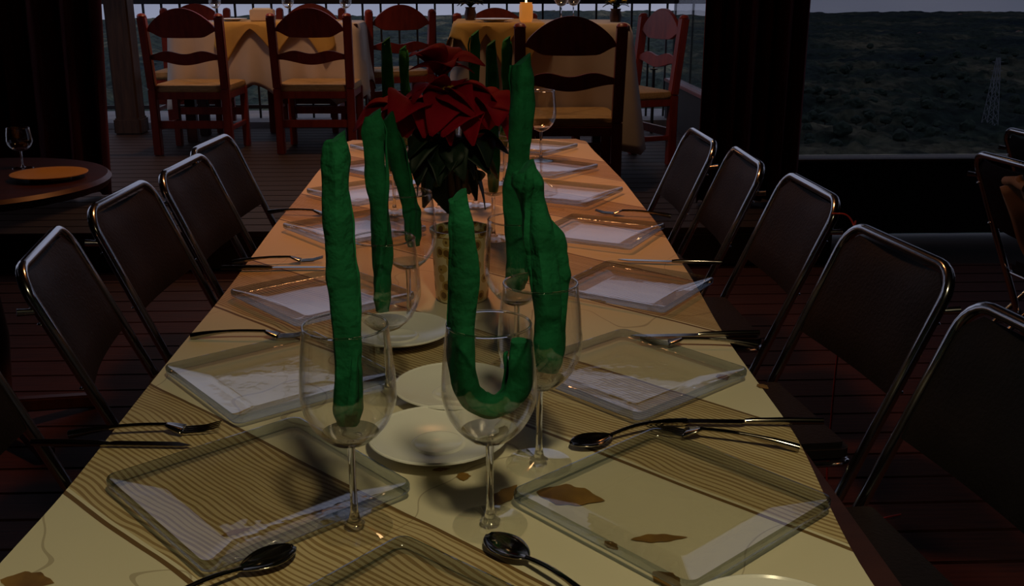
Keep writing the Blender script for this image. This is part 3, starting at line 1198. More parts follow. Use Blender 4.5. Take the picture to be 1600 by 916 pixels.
# ------------------------------------------------------------------ saucers
def saucer(name='saucer', R=0.079):
    r = empty(name)
    pr = [(0.0, 0.004), (0.024, 0.004), (0.026, 0.0058), (0.029, 0.0058), (0.031, 0.0042), (0.045, 0.006), (0.060, 0.010), (R - 0.006, 0.0150), (R - 0.001, 0.0165), (R, 0.0155), (R - 0.004, 0.0128), (0.056, 0.006), (0.044, 0.0015), (0.042, 0.0), (0.038, 0.0), (0.036, 0.0015), (0.0, 0.0015)]
    MB().lathe(pr, 48).build('dish', 'porcelain', r, smooth=True)
    MB().lathe([(R - 0.004, 0.0157), (R - 0.002, 0.0175), (R - 0.0003, 0.0168), (R + 0.0002, 0.0155), (R - 0.003, 0.0142)], 48, close=True).build('rim', 'porcelain', r, smooth=True)
    return r


sc_ = saucer()
for k, (px, py, lab) in enumerate(((685, 690, 'white porcelain saucer with a raised well ring, beside the two tall wine glasses'), (713, 612, 'white porcelain saucer second in line toward the poinsettia pot'),
                                   (622, 523, 'white porcelain saucer in front of the poinsettia pot'), (1212, 1003, 'white porcelain saucer by the glass plate farthest from the terrace, on the window side'))):
    o = sc_ if k == 0 else copy_tree(sc_)
    p = on_z(px, py, 0.757)
    o.location = (p.x, p.y, TZ + 0.0003)
    tag(o, lab, 'saucer', 'saucers down the middle of the long table')

# ------------------------------------------------------------------ wine glasses + napkins on the long table
GA = on_z(555, 826, 0.75)
GB = on_z(766, 822, 0.75)
GC = on_z(842, 726, 0.75)
put_glass(GA.x, GA.y, 'wine glass holding one straight green napkin, beside the biggest saucer, on the side-table side')
put_glass(GB.x, GB.y, 'wine glass holding a green napkin bent into a U')
put_glass(GC.x, GC.y, 'wine glass holding a thick leaning green napkin, behind the U-shaped one')


def along(g, pts):
    """napkin path from pixels, laid on the upright plane through the glass facing the camera"""
    out = []
    for px, py, dy in pts:
        q = on_y(px, py, g.y + dy)
        out.append((q.x, q.y, q.z))
    return out


napkin(along(GA, [(546, 662, 0.0), (541, 590, 0.0), (538, 500, 0.005), (533, 420, 0.01), (528, 330, 0.012), (526, 250, 0.012), (524, 218, 0.012)]), 0.0125, 'straight upright rolled green napkin in the wine glass on the side-table side', 1.3)
napkin(along(GB, [(810, 532, 0.010), (810, 590, 0.010), (796, 624, 0.006), (765, 638, 0.0), (736, 624, -0.004), (722, 585, -0.006), (721, 510, -0.004), (728, 430, 0.0), (724, 360, 0.0), (717, 305, 0.0)]), 0.0115, 'green napkin rolled and bent into a U inside a wine glass', 2.9)
nkc = napkin(along(GC, [(855, 578, 0.0), (858, 520, 0.0), (856, 450, 0.0), (845, 380, 0.01), (830, 310, 0.02), (820, 262, 0.02)]), 0.0142, 'thick green rolled napkin leaning in the wine glass behind the U-shaped napkin', 4.1)
napkin(along(GC, [(868, 560, 0.012), (872, 490, 0.012), (872, 430, 0.014), (864, 375, 0.018), (846, 345, 0.022)]), 0.0105, '', 5.2, into=nkc)


def glass_at_rim(px, rim_y):
    # the rim is 0.205 above the cloth: intersect with that height
    q = on_z(px, rim_y, 0.75 + 0.205)
    return Vector((q.x, q.y, 0.75))


GD = glass_at_rim(598, 374)
GF = glass_at_rim(808, 344)
GE = glass_at_rim(634, 302)
put_glass(GD.x, GD.y, 'wine glass with a tall green napkin, between the straight-napkin glass and the poinsettia pot')
put_glass(GE.x, GE.y, 'wine glass with a slim leaning green napkin, beside the poinsettia on the side-table side')
put_glass(GF.x, GF.y, 'wine glass with the tallest green napkin, beside the poinsettia pot on the window side')
napkin(along(GD, [(599, 486, 0), (597, 430, 0), (594, 370, 0), (590, 300, 0), (586, 230, 0.005), (583, 178, 0.008)]), 0.0118, 'tall green rolled napkin in the glass before the poinsettia pot', 6.4)
napkin(along(GE, [(648, 384, 0), (640, 335, 0), (628, 280, 0.005), (617, 225, 0.01), (606, 182, 0.012)]), 0.0120, 'slim green rolled napkin leaning away from the poinsettia', 7.1)
napkin(along(GF, [(806, 452, 0), (806, 400, 0), (808, 320, 0), (812, 240, 0.004), (816, 160, 0.008), (814, 96, 0.01)]), 0.0150, 'tallest green rolled napkin, rising beside the red poinsettia on the window side', 8.3)
# farther glasses, mostly behind the poinsettia
far = [(603, 62, 2.28, 612), (630, 74, 2.65, 634), (696, 92, 2.30, 684), (741, 52, 2.35, 742), (768, 66, 2.02, 770), (792, 60, 2.62, 788)]
FARW = ('beside the slim leaning one, on the side-table side', 'beyond the poinsettia, farthest toward the side-table side', 'leaning toward the golden overlay', 'straight behind the red bracts, thinnest of them', 'just behind the red bracts toward the window side', 'closest to the tallest napkin, on its terrace side')
for k, (px, py, yy, bx) in enumerate(far):
    g = on_y(bx, 200, yy)
    put_glass(g.x, yy, 'wine glass whose dark green napkin stands ' + FARW[k])
    t = on_y(px, py, yy)
    b_ = Vector((g.x, yy, 0.75 + BB))
    napkin([b_, b_.lerp(t, 0.33) + Vector((0.003, 0, 0)), b_.lerp(t, 0.66), t], 0.0115, 'dark green rolled napkin ' + FARW[k], 10 + k * 1.7)
g = on_z(845, 252, 0.75)
put_glass(g.x, g.y, 'empty wine glass near the terrace end of the long table')

# ------------------------------------------------------------------ cutlery
def spoon_mesh():
    r = empty('spoon')
    V, Fc = [], []
    nu, nv = 14, 8
    for i_ in range(nu + 1):
        t = i_ / nu
        w = 0.020 * math.sin(PI * (0.02 + 0.96 * t)) ** 0.62 * (1.06 - 0.25 * t)
        for j in range(nv + 1):
            s = -1 + 2 * j / nv
            z = 0.0085 - 0.0075 * (1 - s * s) * math.sin(PI * (0.04 + 0.92 * t))
            V.append((0.060 * t, s * w, z))
    for i_ in range(nu):
        for j in range(nv):
            a = i_ * (nv + 1) + j
            Fc.append((a, a + 1, a + nv + 2, a + nv + 1))
    MB().add(V, Fc).build('bowl', 'steel_cutlery', r, smooth=True, solid=0.0014)
    hp, hr = [], []
    for i_ in range(13):
        t = i_ / 12
        hp.append((0.059 + 0.115 * t, 0, 0.0085 + 0.009 * math.sin(PI * t) * (1 - t * 0.4) - 0.0055 * t))
        hr.append(0.0028 + 0.0028 * smoothstep(0.45, 1.0, t))
    MB().tube(hp, hr, 8, True, lambda t, a: 1.0 if True else 1).build('handle', 'steel_cutlery', r, smooth=True)
    return r


def fork_mesh():
    r = empty('fork')
    for k in range(4):
        yy = -0.0087 + 0.0058 * k
        MB().tube([(0.0, yy, 0.010), (0.02, yy, 0.0045), (0.042, yy, 0.0035), (0.046, yy * 0.95, 0.004)], [0.0008, 0.0014, 0.0015, 0.0015], 6).build('tine', 'steel_cutlery', r, smooth=True)
    V, Fc = [], []
    for i_ in range(7):
        t = i_ / 6
        w = 0.0108 * (1 - t) ** 0.6 + 0.003
        z = 0.004 + 0.008 * t
        for s in (-1, 0, 1):
            V.append((0.044 + 0.022 * t, s * w, z))
    for i_ in range(6):
        for j in range(2):
            a = i_ * 3 + j
            Fc.append((a, a + 1, a + 4, a + 3))
    MB().add(V, Fc).build('shoulder', 'steel_cutlery', r, smooth=True, solid=0.0022)
    hp, hr = [], []
    for i_ in range(13):
        t = i_ / 12
        hp.append((0.064 + 0.116 * t, 0, 0.0118 + 0.004 * math.sin(PI * t) - 0.0085 * t))
        hr.append(0.0027 + 0.0028 * smoothstep(0.45, 1.0, t))
    MB().tube(hp, hr, 8).build('handle', 'steel_cutlery', r, smooth=True)
    return r


def knife_mesh():
    r = empty('table_knife')
    MB().prism([(0.0, 0.001), (0.02, -0.0075), (0.10, -0.0085), (0.108, -0.004), (0.108, 0.004), (0.01, 0.005)], 0.0016, lambda u, v, q: (u, v, 0.004 + q)).build('blade', 'steel_cutlery', r, bevel=0.0004)
    MB().tube([(0.106, 0, 0.004), (0.115, 0, 0.0045), (0.16, 0, 0.005), (0.203, 0, 0.005)], [0.0032, 0.0042, 0.0050, 0.0046], 8).build('handle', 'steel_cutlery', r, smooth=True)
    return r


CUT = {'spoon': [spoon_mesh(), False], 'fork': [fork_mesh(), False], 'table_knife': [knife_mesh(), False]}


def put_cut(kind, head, tail, label, sc=1.0, dz=0.0):
    e = CUT[kind]
    o = e[0] if not e[1] else copy_tree(e[0])
    e[1] = True
    a, b_ = on_z(*head, 0.756), on_z(*tail, 0.756)
    o.location = (a.x, a.y, TZ + 0.0006 + dz)
    o.rotation_euler = (0, 0, math.atan2(b_.y - a.y, b_.x - a.x))
    o.scale = (sc, sc, sc)
    tag(o, label, {'spoon': 'spoon', 'fork': 'fork', 'table_knife': 'knife'}[kind], 'cutlery on the long table')


put_cut('spoon', (460, 857), (303, 927), 'steel spoon lying on a wood-grain band beside the end plate, on the side-table side', 0.93)
put_cut('spoon', (763, 838), (890, 920), 'steel spoon in front of the U-napkin glass foot', 0.93)
put_cut('spoon', (892, 697), (1080, 655), 'steel spoon tucked behind the corner of the glass plate with a leaf print under it', 0.9)
put_cut('table_knife', (1030, 657), (1243, 659), 'dark steel knife overhanging the window-side edge, beyond the plate with the leaf print', 0.95, 0.001)
put_cut('fork', (1012, 668), (1226, 696), 'steel fork pointing over the plate with the leaf print', 0.95, 0.0005)
put_cut('fork', (345, 668), (165, 675), 'steel fork on the side-table side, beyond the plate nearest the straight-napkin glass', 0.95)
put_cut('table_knife', (300, 694), (150, 692), 'steel knife overhanging the side-table edge of the cloth', 0.9)
put_cut('table_knife', (985, 524), (1133, 521), 'steel knife beyond the window-side plate that is sixth from the terrace', 0.95)
put_cut('fork', (1000, 534), (1133, 537), 'steel fork beyond the window-side plate that is sixth from the terrace', 0.93)
put_cut('table_knife', (965, 405), (1067, 408), 'steel knife beyond the window-side plate that is fifth from the terrace', 0.95)
put_cut('fork', (930, 331), (1012, 335), 'steel fork beyond the window-side plate that is fourth from the terrace', 0.95)
put_cut('fork', (480, 524), (330, 524), 'steel fork beyond the side-table-side plate that is sixth from the terrace', 0.95)
put_cut('table_knife', (512, 417), (385, 418), 'bright steel knife beyond the side-table-side plate that is fifth from the terrace', 0.95)
put_cut('fork', (505, 405), (400, 408), 'steel fork beyond the side-table-side plate that is fifth from the terrace', 0.93)
put_cut('fork', (530, 334), (440, 331), 'steel fork beyond the side-table-side plate that is fourth from the terrace', 0.93)


# ------------------------------------------------------------------ poinsettia in its patterned pot
pb = on_z(722, 466, 0.75)
pot = empty('poinsettia_pot', (pb.x, pb.y, TZ + 0.0003))
MB().lathe([(0.0, 0.001), (0.042, 0.001), (0.044, 0.004), (0.049, 0.112), (0.0515, 0.114), (0.0515, 0.120), (0.0475, 0.120), (0.0465, 0.105), (0.041, 0.010), (0.0, 0.008)], 36).build('pot_wall', 'pot_pattern', pot, smooth=True)
MB().lathe([(0.0, 0.108), (0.02, 0.110), (0.0464, 0.105)], 24).build('soil', 'soil', pot, smooth=True)
tag(pot, 'cream plant pot with gold-brown pattern holding the poinsettia', 'plant pot')
pl = empty('poinsettia', (pb.x, pb.y, TZ + 0.11))


def leaf_mesh(L, W, droop, name, material, lobes=0.0):
    V, Fc = [], []
    n = 10
    for i_ in range(n + 1):
        t = i_ / n
        w = W / 2 * math.sin(PI * (0.03 + 0.95 * t)) ** 0.8 * (1 + lobes * math.sin(t * 15)) * (1.15 - 0.45 * t)
        z = 0.18 * L * math.sin(PI * t * 0.9) - droop * L * t * t
        for s, dz in ((-1, 0.10 * W), (-0.5, 0.02 * W), (0, -0.03 * W), (0.5, 0.02 * W), (1, 0.10 * W)):
            V.append((L * t, s * w, z + dz * math.sin(PI * t)))
    for i_ in range(n):
        for j in range(4):
            a = i_ * 5 + j
            Fc.append((a, a + 1, a + 6, a + 5))
    return MB().add(V, Fc).build(name, material, pl, smooth=True, solid=0.0009)


red_src = [leaf_mesh(0.120, 0.092, 0.30, 'bract', 'bract_red', 0.04), leaf_mesh(0.10, 0.080, 0.45, 'bract', 'bract_red', 0.05)]
grn_src = [leaf_mesh(0.095, 0.080, 0.75, 'leaf', 'leaf_dark', 0.05), leaf_mesh(0.080, 0.065, 0.6, 'leaf', 'leaf_dark', 0.05)]
first = {0: True, 1: True, 2: True, 3: True}
rn = random.Random(11)


def put_leaf(which, loc, az, el, roll, s):
    src_ = (red_src + grn_src)[which]
    if first[which]:
        o = src_
        first[which] = False
    else:
        o = src_.copy()
        COL.objects.link(o)
        o.parent = pl
    o.location = loc
    o.rotation_euler = Matrix.Rotation(az, 3, 'Z').to_4x4().to_3x3().__matmul__(Matrix.Rotation(-el, 3, 'Y')).__matmul__(Matrix.Rotation(roll, 3, 'X')).to_euler()
    o.scale = (s, s, s)


def loc_at(px, py, dy=0.0):
    q = on_y(px, py, pb.y + dy)
    return q - Vector((pb.x, pb.y, TZ + 0.11))


heads = [loc_at(700, 150, -0.01), loc_at(652, 170, -0.015), loc_at(752, 172, -0.02), loc_at(692, 118, 0.03), loc_at(728, 158, 0.05), loc_at(640, 175, 0.04)]
for hi, hd in enumerate(heads):
    cnt = (11, 10, 10, 7, 9, 9)[hi]
    for k in range(cnt):
        az = 2 * PI * k / cnt + hi * 0.7 + rn.uniform(-0.2, 0.2)
        el = rn.uniform(-0.45, 0.15) if hi != 3 else rn.uniform(0.1, 0.7)
        put_leaf(k % 2, hd + Vector((0, 0, rn.uniform(-0.008, 0.012))), az, el, rn.uniform(-0.4, 0.4), rn.uniform(0.62, 0.82) * (1 if hi != 3 else 0.8))
    mb = MB()
    stk = MB().tube([(0.0, 0, 0.0), (hd.x * 0.25, hd.y * 0.25, hd.z * 0.5), tuple(hd)], [0.006, 0.005, 0.003], 8).build('stalk', 'stem_brown', pl, smooth=True)
    for q in range(5):
        a = q * 1.26
        mb.lathe([(0.0, 0.0), (0.004, 0.002), (0.0045, 0.006), (0.0, 0.009)], 8, (hd.x + 0.007 * math.cos(a), hd.y + 0.007 * math.sin(a), hd.z + 0.008))
    mb.build('flower_buds', 'yellow_flower', stk, smooth=True)
for k in range(44):
    az = 2 * PI * k / 20 * 2.4 + rn.uniform(-0.3, 0.3)
    c = loc_at(rn.uniform(668, 742), rn.uniform(212, 268), rn.uniform(-0.04, 0.04))
    put_leaf(2 + k % 2, c, az, rn.uniform(-0.6, 0.35), rn.uniform(-0.5, 0.5), rn.uniform(0.55, 0.8))
tag(pl, 'potted poinsettia with large red bracts over dark green leaves', 'plant')


# ------------------------------------------------------------------ folding chairs
def folding_chair():
    r = empty('folding_chair')
    HW, HT, FX = 0.187, 0.78, 0.34
    ct_ = 0.012
    d = Vector((-FX, 0, HT)).normalized()          # up along the long tube
    # long inverted-U tube: front foot -> top -> other front foot, rounded corners
    pts = []
    rc = 0.055
    top_l = Vector((0, -HW, HT))
    top_r = Vector((0, HW, HT))
    pts += [Vector((FX, -HW, 0.012)), Vector((FX * 0.5, -HW, HT * 0.5)), top_l - d * rc]
    for k in range(1, 7):
        a = PI / 2 * k / 6
        pts.append(top_l - d * rc + Vector((0, rc * (1 - math.cos(a)), 0)) + d * rc * math.sin(a))
    for k in range(0, 7):
        a = PI / 2 * (1 - k / 6)
        pts.append(top_r - d * rc - Vector((0, rc * (1 - math.cos(a)), 0)) + d * rc * math.sin(a))
    pts += [Vector((FX * 0.5, HW, HT * 0.5)), Vector((FX, HW, 0.012))]
    bf = MB().tube(pts, 0.0105, 12).build('back_frame', 'chrome', r, smooth=True)
    # rear legs, a narrower U
    w2_ = HW - 0.028
    MB().tube([(-0.03, -w2_, 0.012), (0.20, -w2_, 0.25), (0.365, -w2_, 0.42)], 0.0095, 10).build('rear_leg', 'chrome', r, smooth=True)
    MB().tube([(-0.03, w2_, 0.012), (0.20, w2_, 0.25), (0.365, w2_, 0.42)], 0.0095, 10).build('rear_leg', 'chrome', r, smooth=True)
    MB().tube([(0.06, -w2_, 0.105), (0.06, w2_, 0.105)], 0.007, 8).build('crossbar', 'chrome', r, smooth=True)
    MB().tube([(FX * 0.80, -HW, HT * 0.2), (FX * 0.80, HW, HT * 0.2)], 0.007, 8).build('crossbar', 'chrome', r, smooth=True)
    for s in (-1, 1):
        MB().tube([(FX, s * HW, 0.0), (FX, s * HW, 0.035)], 0.0135, 10).build('rubber_foot', 'rubber', r)
        MB().tube([(-0.03, s * w2_, 0.0), (-0.015, s * w2_, 0.03)], 0.0125, 10).build('rubber_foot', 'rubber', r)
        # peg at the top corner and rivets where the pad is fixed
        q = top_l * 1.0 - d * 0.075
        MB().tube([(q.x, s * HW, q.z), (q.x - 0.034, s * (HW + 0.012), q.z + 0.004)], [0.006, 0.0075], 8).build('stacking_peg', 'chrome', bf, smooth=True)
        for tt in (0.10, 0.235):
            c = Vector((0, s * HW, HT)) - d * tt
            MB().lathe([(0.0, 0.004), (0.005, 0.003), (0.0065, 0.0), (0.0, -0.001)], 10, (c.x - 0.011, c.y, c.z)).build('rivet', 'chrome', bf, smooth=True)
    # curved padded back between the tubes
    V, Fc = [], []
    nu, nv = 12, 8
    nrm = Vector((d.z, 0, -d.x))    # towards the front
    h0, h1 = 0.015, 0.245
    for side in (1, -1):
        for j in range(nv + 1):
            t = j / nv
            for i_ in range(nu + 1):
                u = -1 + 2 * i_ / nu
                inset = 0.0
                if t < 0.2:
                    inset = 0.035 * (1 - math.sqrt(max(0, 1 - (1 - t / 0.2) ** 2)))
                yy = u * (HW - 0.009 - inset)
                thick = 0.013 * (1 - 0.8 * abs(u) ** 6) * (1 - 0.8 * abs(2 * t - 1) ** 8)
                p = Vector((0, yy, HT)) - d * (h0 + (h1 - h0) * t) - nrm * (0.018 * (1 - u * u)) + nrm * (side * thick)
                V.append(p)
    o_ = (nu + 1) * (nv + 1)
    for sd in (0, 1):
        for j in range(nv):
            for i_ in range(nu):
                a = sd * o_ + j * (nu + 1) + i_
                q = (a, a + 1, a + nu + 2, a + nu + 1)
                Fc.append(q if sd == 0 else q[::-1])
    brd = [i_ for i_ in range(nu + 1)] + [j * (nu + 1) + nu for j in range(1, nv + 1)] + [nv * (nu + 1) + i_ for i_ in range(nu - 1, -1, -1)] + [j * (nu + 1) for j in range(nv - 1, 0, -1)]
    for k in range(len(brd)):
        a, b2 = brd[k], brd[(k + 1) % len(brd)]
        Fc.append((a, b2, b2 + o_, a + o_))
    MB().add(V, Fc).build('back_pad', 'vinyl_black', r, smooth=True)
    # seat pad with rounded front corners
    ol = []
    for cx, cy, a0, rr_ in ((0.475, HW - 0.03, 0, 0.06), (0.145, HW - 0.03, 90, 0.02), (0.145, -HW + 0.03, 180, 0.02), (0.475, -HW + 0.03, 270, 0.06)):
        for k in range(6):
            a = math.radians(a0 + 90 * k / 5)
            sx = -1 if a0 in (90, 180) else 1
            sy = 1 if a0 in (0, 90) else -1
            ol.append((cx - sx * rr_ + rr_ * math.cos(a), cy - sy * rr_ + rr_ * math.sin(a)))
    tilt = lambda u: 0.425 + 0.03 * (u - 0.1)
    MB().prism(ol, 0.036, lambda u, v, q: (u, v, tilt(u) + 0.012 + q)).build('seat_pad', 'vinyl_black', r, smooth=True, bevel=0.010)
    MB().tube([(u * 1.0, v, tilt(u) - 0.008) for u, v in ol + [ol[0]]], 0.006, 8, False).build('seat_frame', 'chrome', r, smooth=True)
    return r


fc = folding_chair()
fc_used = [False]


def put_fold(x, y_, rz, label, group='folding chairs along the long table'):
    o = fc if not fc_used[0] else copy_tree(fc)
    fc_used[0] = True
    o.location = (x, y_, 0.0005)
    o.rotation_euler = (0, 0, rz)
    tag(o, label, 'chair', group)
    return o


for k, (x, y_, a) in enumerate(((0.745, 3.25, 0.02), (0.785, 2.84, -0.02), (0.825, 2.395, 0.03), (0.803, 1.815, 0.13), (0.80, 1.29, 0.13))):
    put_fold(x, y_, PI + a, 'black chrome folding chair, big-window side of the long table, %s' % ORD[k + 1])
for k, (x, y_, a) in enumerate(((-0.810, 3.160, -0.08), (-0.79, 2.765, -0.06), (-0.825, 2.355, -0.05), (-0.808, 1.865, 0.17), (-0.82, 1.36, 0.05))):
    put_fold(x, y_, a, 'black chrome folding chair, side-table side of the long table, %s' % ORD[k + 1])

# ------------------------------------------------------------------ second table at the right edge, with its chairs
q = on_z(1562, 253, 0.78)
put_fold(q.x + 0.03, q.y - 0.02, 0.12, 'black chrome folding chair turned away from the long table, a tan jacket over its back', 'folding chairs in front of the big window')
q2 = on_z(1592, 210, 0.78)
put_fold(q2.x + 0.03, q2.y - 0.05, 0.05, 'black chrome folding chair turned away from the long table, nearer the big window', 'folding chairs in front of the big window')
# tan jacket hanging over the near corner of that chair back
jp = on_y(1592, 345, q.y - 0.235)
jk = empty('jacket', (jp.x - 0.02, jp.y, jp.z - 0.10))
V, Fc = [], []
for j in range(13):
    t = j / 12
    for i_ in range(11):
        u = i_ / 10
        V.append((0.105 - 0.105 * t + 0.012 * math.sin(u * 9 + t * 3), (u - 0.5) * 0.13 * (1 - 0.25 * t) + 0.01 * math.sin(t * 7), 0.02 * math.sin(u * 5) - 0.02 + 0.22 * t))
for j in range(12):
    for i_ in range(10):
        a = j * 11 + i_
        Fc.append((a, a + 1, a + 12, a + 11))
MB().add(V, Fc).build('hanging_cloth', 'tan_cloth', jk, smooth=True, solid=0.014)
MB().tube([(-0.002, -0.05, 0.195), (-0.008, 0.0, 0.205), (-0.002, 0.05, 0.195)], 0.012, 10).build('collar', 'tan_cloth', jk, smooth=True)
tag(jk, 'tan jacket hanging over the back of a folding chair by the big window', 'jacket')

# ------------------------------------------------------------------ small dark side table on the left with a glass and a yellow plate
zt = 0.75
c = on_z(78, 278, zt)
st = empty('side_table', (c.x - 0.22, c.y, 0))
MB().lathe([(0.0, zt - 0.002), (0.355, zt - 0.002), (0.365, zt - 0.012), (0.355, zt - 0.032), (0.0, zt - 0.032)], 48).build('tabletop', 'dark_table', st, smooth=True)
MB().lathe([(0.035, zt - 0.03), (0.03, 0.5), (0.045, 0.3), (0.03, 0.12), (0.06, 0.06)], 20).build('pedestal', 'dark_table', st, smooth=True)
for k in range(4):
    a = PI / 4 + k * PI / 2
    MB().beam((0.03 * math.cos(a), 0.03 * math.sin(a), 0.08), (0.28 * math.cos(a), 0.28 * math.sin(a), 0.02), 0.04, 0.04).build('foot', 'dark_table', st, bevel=0.005)
tag(st, 'dark round pedestal side table in front of the red curtain', 'table')
yp = empty('dinner_plate', (c.x, c.y, zt - 0.0015))
MB().lathe([(0.0, 0.004), (0.055, 0.004), (0.075, 0.009), (0.098, 0.014), (0.0985, 0.016), (0.094, 0.0165), (0.072, 0.012), (0.055, 0.0075), (0.0, 0.0075)], 40).build('dish', 'yellow_plate', yp, smooth=True)
MB().lathe([(0.045, 0.0), (0.055, 0.0), (0.055, 0.006), (0.045, 0.006)], 32, close=True).build('foot_ring', 'yellow_plate', yp, smooth=True)
tag(yp, 'yellow glazed dinner plate on the small dark side table', 'plate')
g = on_z(22, 268, zt)
gob = put_glass(g.x + 0.0, g.y + 0.06, 'short-stemmed wine glass beside the yellow plate on the dark side table', zt - 0.0015, 0.74, 'glasses away from the long table')
gob.scale = (0.78, 0.78, 0.56)

# ------------------------------------------------------------------ things on the terrace tables
cz = thR + 0.0075
q = on_z(822, 26, cz)
cj = empty('candle_jar', (on_y(822, 20, 5.52).x, 5.52, cz))
MB().lathe([(0.0, 0.001), (0.030, 0.001), (0.036, 0.02), (0.036, 0.085), (0.031, 0.095), (0.033, 0.10), (0.030, 0.10), (0.029, 0.094), (0.032, 0.085), (0.032, 0.02), (0.0, 0.008)], 24).build('jar', 'candle_amber', cj, smooth=True)
MB().lathe([(0.0, 0.092), (0.006, 0.098), (0.0045, 0.112), (0.0, 0.124)], 10).build('flame', 'wick_flame', cj, smooth=True)
tag(cj, 'glowing amber candle jar on the golden overlay', 'candle')
for k, (px, yy, lab) in enumerate(((877, 5.62, 'clear stemmed glass on the far table, beside the candle jar'), (896, 5.72, 'clear stemmed glass on the far table, beside the yellow flowers'))):
    p = on_y(px, 10, yy)
    put_glass(p.x, yy, lab, thR + 0.0025, 0.95, 'glasses away from the long table')
p = on_y(772, 33, 5.6)
dp = empty('dinner_plate', (p.x, 5.60, cz))
MB().lathe([(0.0, 0.004), (0.055, 0.004), (0.075, 0.009), (0.105, 0.014), (0.105, 0.016), (0.10, 0.0165), (0.072, 0.012), (0.055, 0.0075), (0.0, 0.0075)], 36).build('dish', 'porcelain', dp, smooth=True)
MB().lathe([(0.045, 0.0), (0.055, 0.0), (0.055, 0.006), (0.045, 0.006)], 32, close=True).build('foot_ring', 'porcelain', dp, smooth=True)
tag(dp, 'white dinner plate on the golden overlay', 'plate')


def bouquet(px, yy, z, name, label, flower, rs):
    p_ = on_y(px, 20, yy)
    o = empty(name, (p_.x, yy, z))
    MB().lathe([(0.0, 0.001), (0.028, 0.001), (0.034, 0.03), (0.026, 0.06), (0.03, 0.07), (0.026, 0.07), (0.022, 0.06), (0.0, 0.05)], 20).build('vase', 'dark_table', o, smooth=True)
    rr = random.Random(rs)
    s0 = None
    for k in range(18):
        a = k * 2.4
        if s0 is None:
            V, Fc = [], []
            for i_ in range(5):
                t = i_ / 4
                w = 0.016 * math.sin(PI * (0.06 + 0.9 * t))
                for s in (-1, 0, 1):
                    V.append((0.075 * t, s * w, 0.02 * math.sin(PI * t) + abs(s) * 0.004))
            for i_ in range(4):
                for j in range(2):
                    b0 = i_ * 3 + j
                    Fc.append((b0, b0 + 1, b0 + 4, b0 + 3))
            lf = MB().add(V, Fc).build('leaf', 'leaf_dark', o, smooth=True, solid=0.0008)
            s0 = lf
        else:
            lf = s0.copy()
            COL.objects.link(lf)
        lf.location = (0, 0, 0.062 + 0.004 * k / 2)
        lf.rotation_euler = (0, -rr.uniform(0.0, 1.0), a)
    for k in range(flower):
        a = k * 2.1
        MB().lathe([(0.0, 0.0), (0.012, 0.004), (0.016, 0.012), (0.010, 0.018), (0.0, 0.02)], 10, (0.045 * math.cos(a), 0.045 * math.sin(a), 0.10 + 0.012 * (k % 2))).build('blossom', 'yellow_flower', o, smooth=True)
    tag(o, label, 'vase')


bouquet(735, 5.85, cz, 'leafy_vase', 'small vase of dark green leaves on the golden overlay', 0, 4)
bouquet(962, 5.66, thR + 0.0025, 'flower_vase', 'small vase with yellow blossoms at the end of the far cream cloth', 6, 8)
lz = thL + 0.0075
p = on_y(410, 20, 7.33)
bx = empty('napkin_box', (p.x, 7.33, lz))
MB().box((0, 0, 0.04), (0.16, 0.10, 0.078)).build('case', 'back_cloth', bx, bevel=0.006)
MB().box((0, 0, 0.082), (0.12, 0.05, 0.012)).build('paper', 'porcelain', bx, bevel=0.003)
tag(bx, 'cream napkin box on the table behind the ladder-back chairs', 'box')
p = on_y(362, 28, 7.36)
dp2 = copy_tree(dp)
dp2.location = (p.x, 7.36, lz + 0.001)
tag(dp2, 'white dinner plate on the cream cloth beside the napkin box', 'plate')
for k, (px, yy, lab) in enumerate(((336, 7.36, 'clear stemmed glass on the cream-clothed table, near the timber post'), (450, 7.4, 'clear stemmed glass on the cream-clothed table, beside the napkin box'), (540, 7.36, 'clear stemmed glass at the end of the cream-clothed table away from the post'))):
    p = on_y(px, 10, yy)
    put_glass(p.x, yy, lab, lz, 0.95, 'glasses away from the long table')

# glowing bulb on a stake, added as stand-in for a single bright dot
p = on_y(1022, 98, 7.6)
ln = empty('stand_in_light', (p.x, 7.6, PZ))
MB().tube([(0, 0, 0), (0, 0, p.z - PZ - 0.05)], 0.012, 8).build('stake', 'rail_iron', ln)
MB().lathe([(0.0, -0.05), (0.03, -0.05), (0.03, -0.04), (0.0, -0.04)], 12, (0, 0, p.z - PZ)).build('tray', 'rail_iron', ln)
MB().lathe([(0.0, -0.02), (0.013, -0.012), (0.017, 0.0), (0.013, 0.012), (0.0, 0.02)], 12, (0, 0, p.z - PZ)).build('bulb', 'bulb_warm', ln, smooth=True)
MB().tube([(0, 0, p.z - PZ - 0.04), (0, 0, p.z - PZ - 0.018)], 0.007, 8).build('socket', 'rail_iron', ln)
tag(ln, 'small glowing bulb on a stake, stand-in for a bright dot beyond the side-on ladder-back chair', 'stand_in_light')

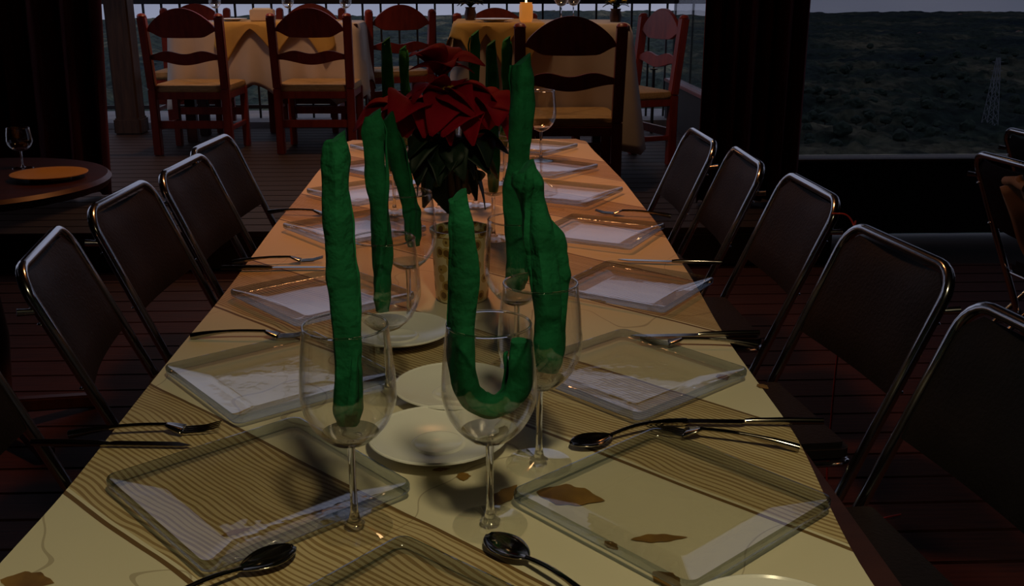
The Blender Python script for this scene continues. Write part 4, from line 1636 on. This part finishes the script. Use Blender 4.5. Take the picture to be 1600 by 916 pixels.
# thin red cord looping from a folding chair
q0 = on_y(1300, 334, 2.14)
q1 = on_y(1322, 336, 2.12)
q2_ = on_y(1334, 352, 2.10)
q3 = on_y(1334, 372, 2.08)
mbp = [q0, q1, q2_, q3, Vector((q3.x - 0.01, q3.y, 0.35)), Vector((q3.x + 0.02, q3.y, 0.06)), Vector((q3.x + 0.25, q3.y + 0.1, 0.006))]
cq = [mbp[0] * 2 - mbp[1]] + mbp + [mbp[-1] * 2 - mbp[-2]]
mbp = []
for i_ in range(1, len(cq) - 2):
    for k in range(8):
        t = k / 8
        p0, p1, p2, p3 = cq[i_ - 1], cq[i_], cq[i_ + 1], cq[i_ + 2]
        mbp.append(0.5 * ((2 * p1) + (p2 - p0) * t + (2 * p0 - 5 * p1 + 4 * p2 - p3) * t * t + (3 * p1 - p0 - 3 * p2 + p3) * t ** 3))
tag(MB().tube(mbp, 0.0022, 8).build('cord', 'cord_red', smooth=True), 'thin red cord looping down behind the folding chairs on the window side', 'cord')


# ------------------------------------------------------------------ pendant lamps above the frame
def pendant(L, label, size=110, blend=0.6, ceil_z=3.3):
    x, y_, z = L['loc']
    ceil_z = 3.0 + (y_ + 3.1) / 12.3 * 0.95
    o = empty('pendant_lamp', (x, y_, z))
    MB().tube([(0, 0, 0.16), (0, 0, ceil_z - z)], 0.004, 8).build('cord', 'rubber', o)
    MB().lathe([(0.03, 0.17), (0.035, 0.14), (0.10, 0.06), (0.13, 0.0), (0.128, -0.001), (0.098, 0.058), (0.033, 0.135), (0.0, 0.135)], 32).build('shade', 'lamp_brass', o, smooth=True)
    MB().lathe([(0.0, 0.125), (0.014, 0.12), (0.018, 0.10), (0.033, 0.075), (0.030, 0.055), (0.0, 0.042)], 20).build('bulb', 'bulb_warm', o, smooth=True)
    ld = bpy.data.lights.new('lamp_light', 'SPOT')
    ld.energy = L['power']
    ld.color = L['color']
    ld.spot_size = math.radians(size)
    ld.spot_blend = blend
    ld.shadow_soft_size = 0.09
    lo = bpy.data.objects.new('lamp_light', ld)
    COL.objects.link(lo)
    lo.parent = o
    lo.location = (0, 0, 0.03)
    tag(o, label, 'lamp')


pendant(NEAR_LAMP, 'brass pendant lamp over the long table end farthest from the terrace', 118, 0.7)
pendant(FAR_LAMP, 'brass pendant lamp over the terrace end of the long table', 100, 0.7)
pendant(BACK_LAMP_A, 'brass pendant lamp over the cream-clothed terrace table', 120, 0.7)
pendant(BACK_LAMP_B, 'brass pendant lamp over the golden-overlay terrace table', 120, 0.7)
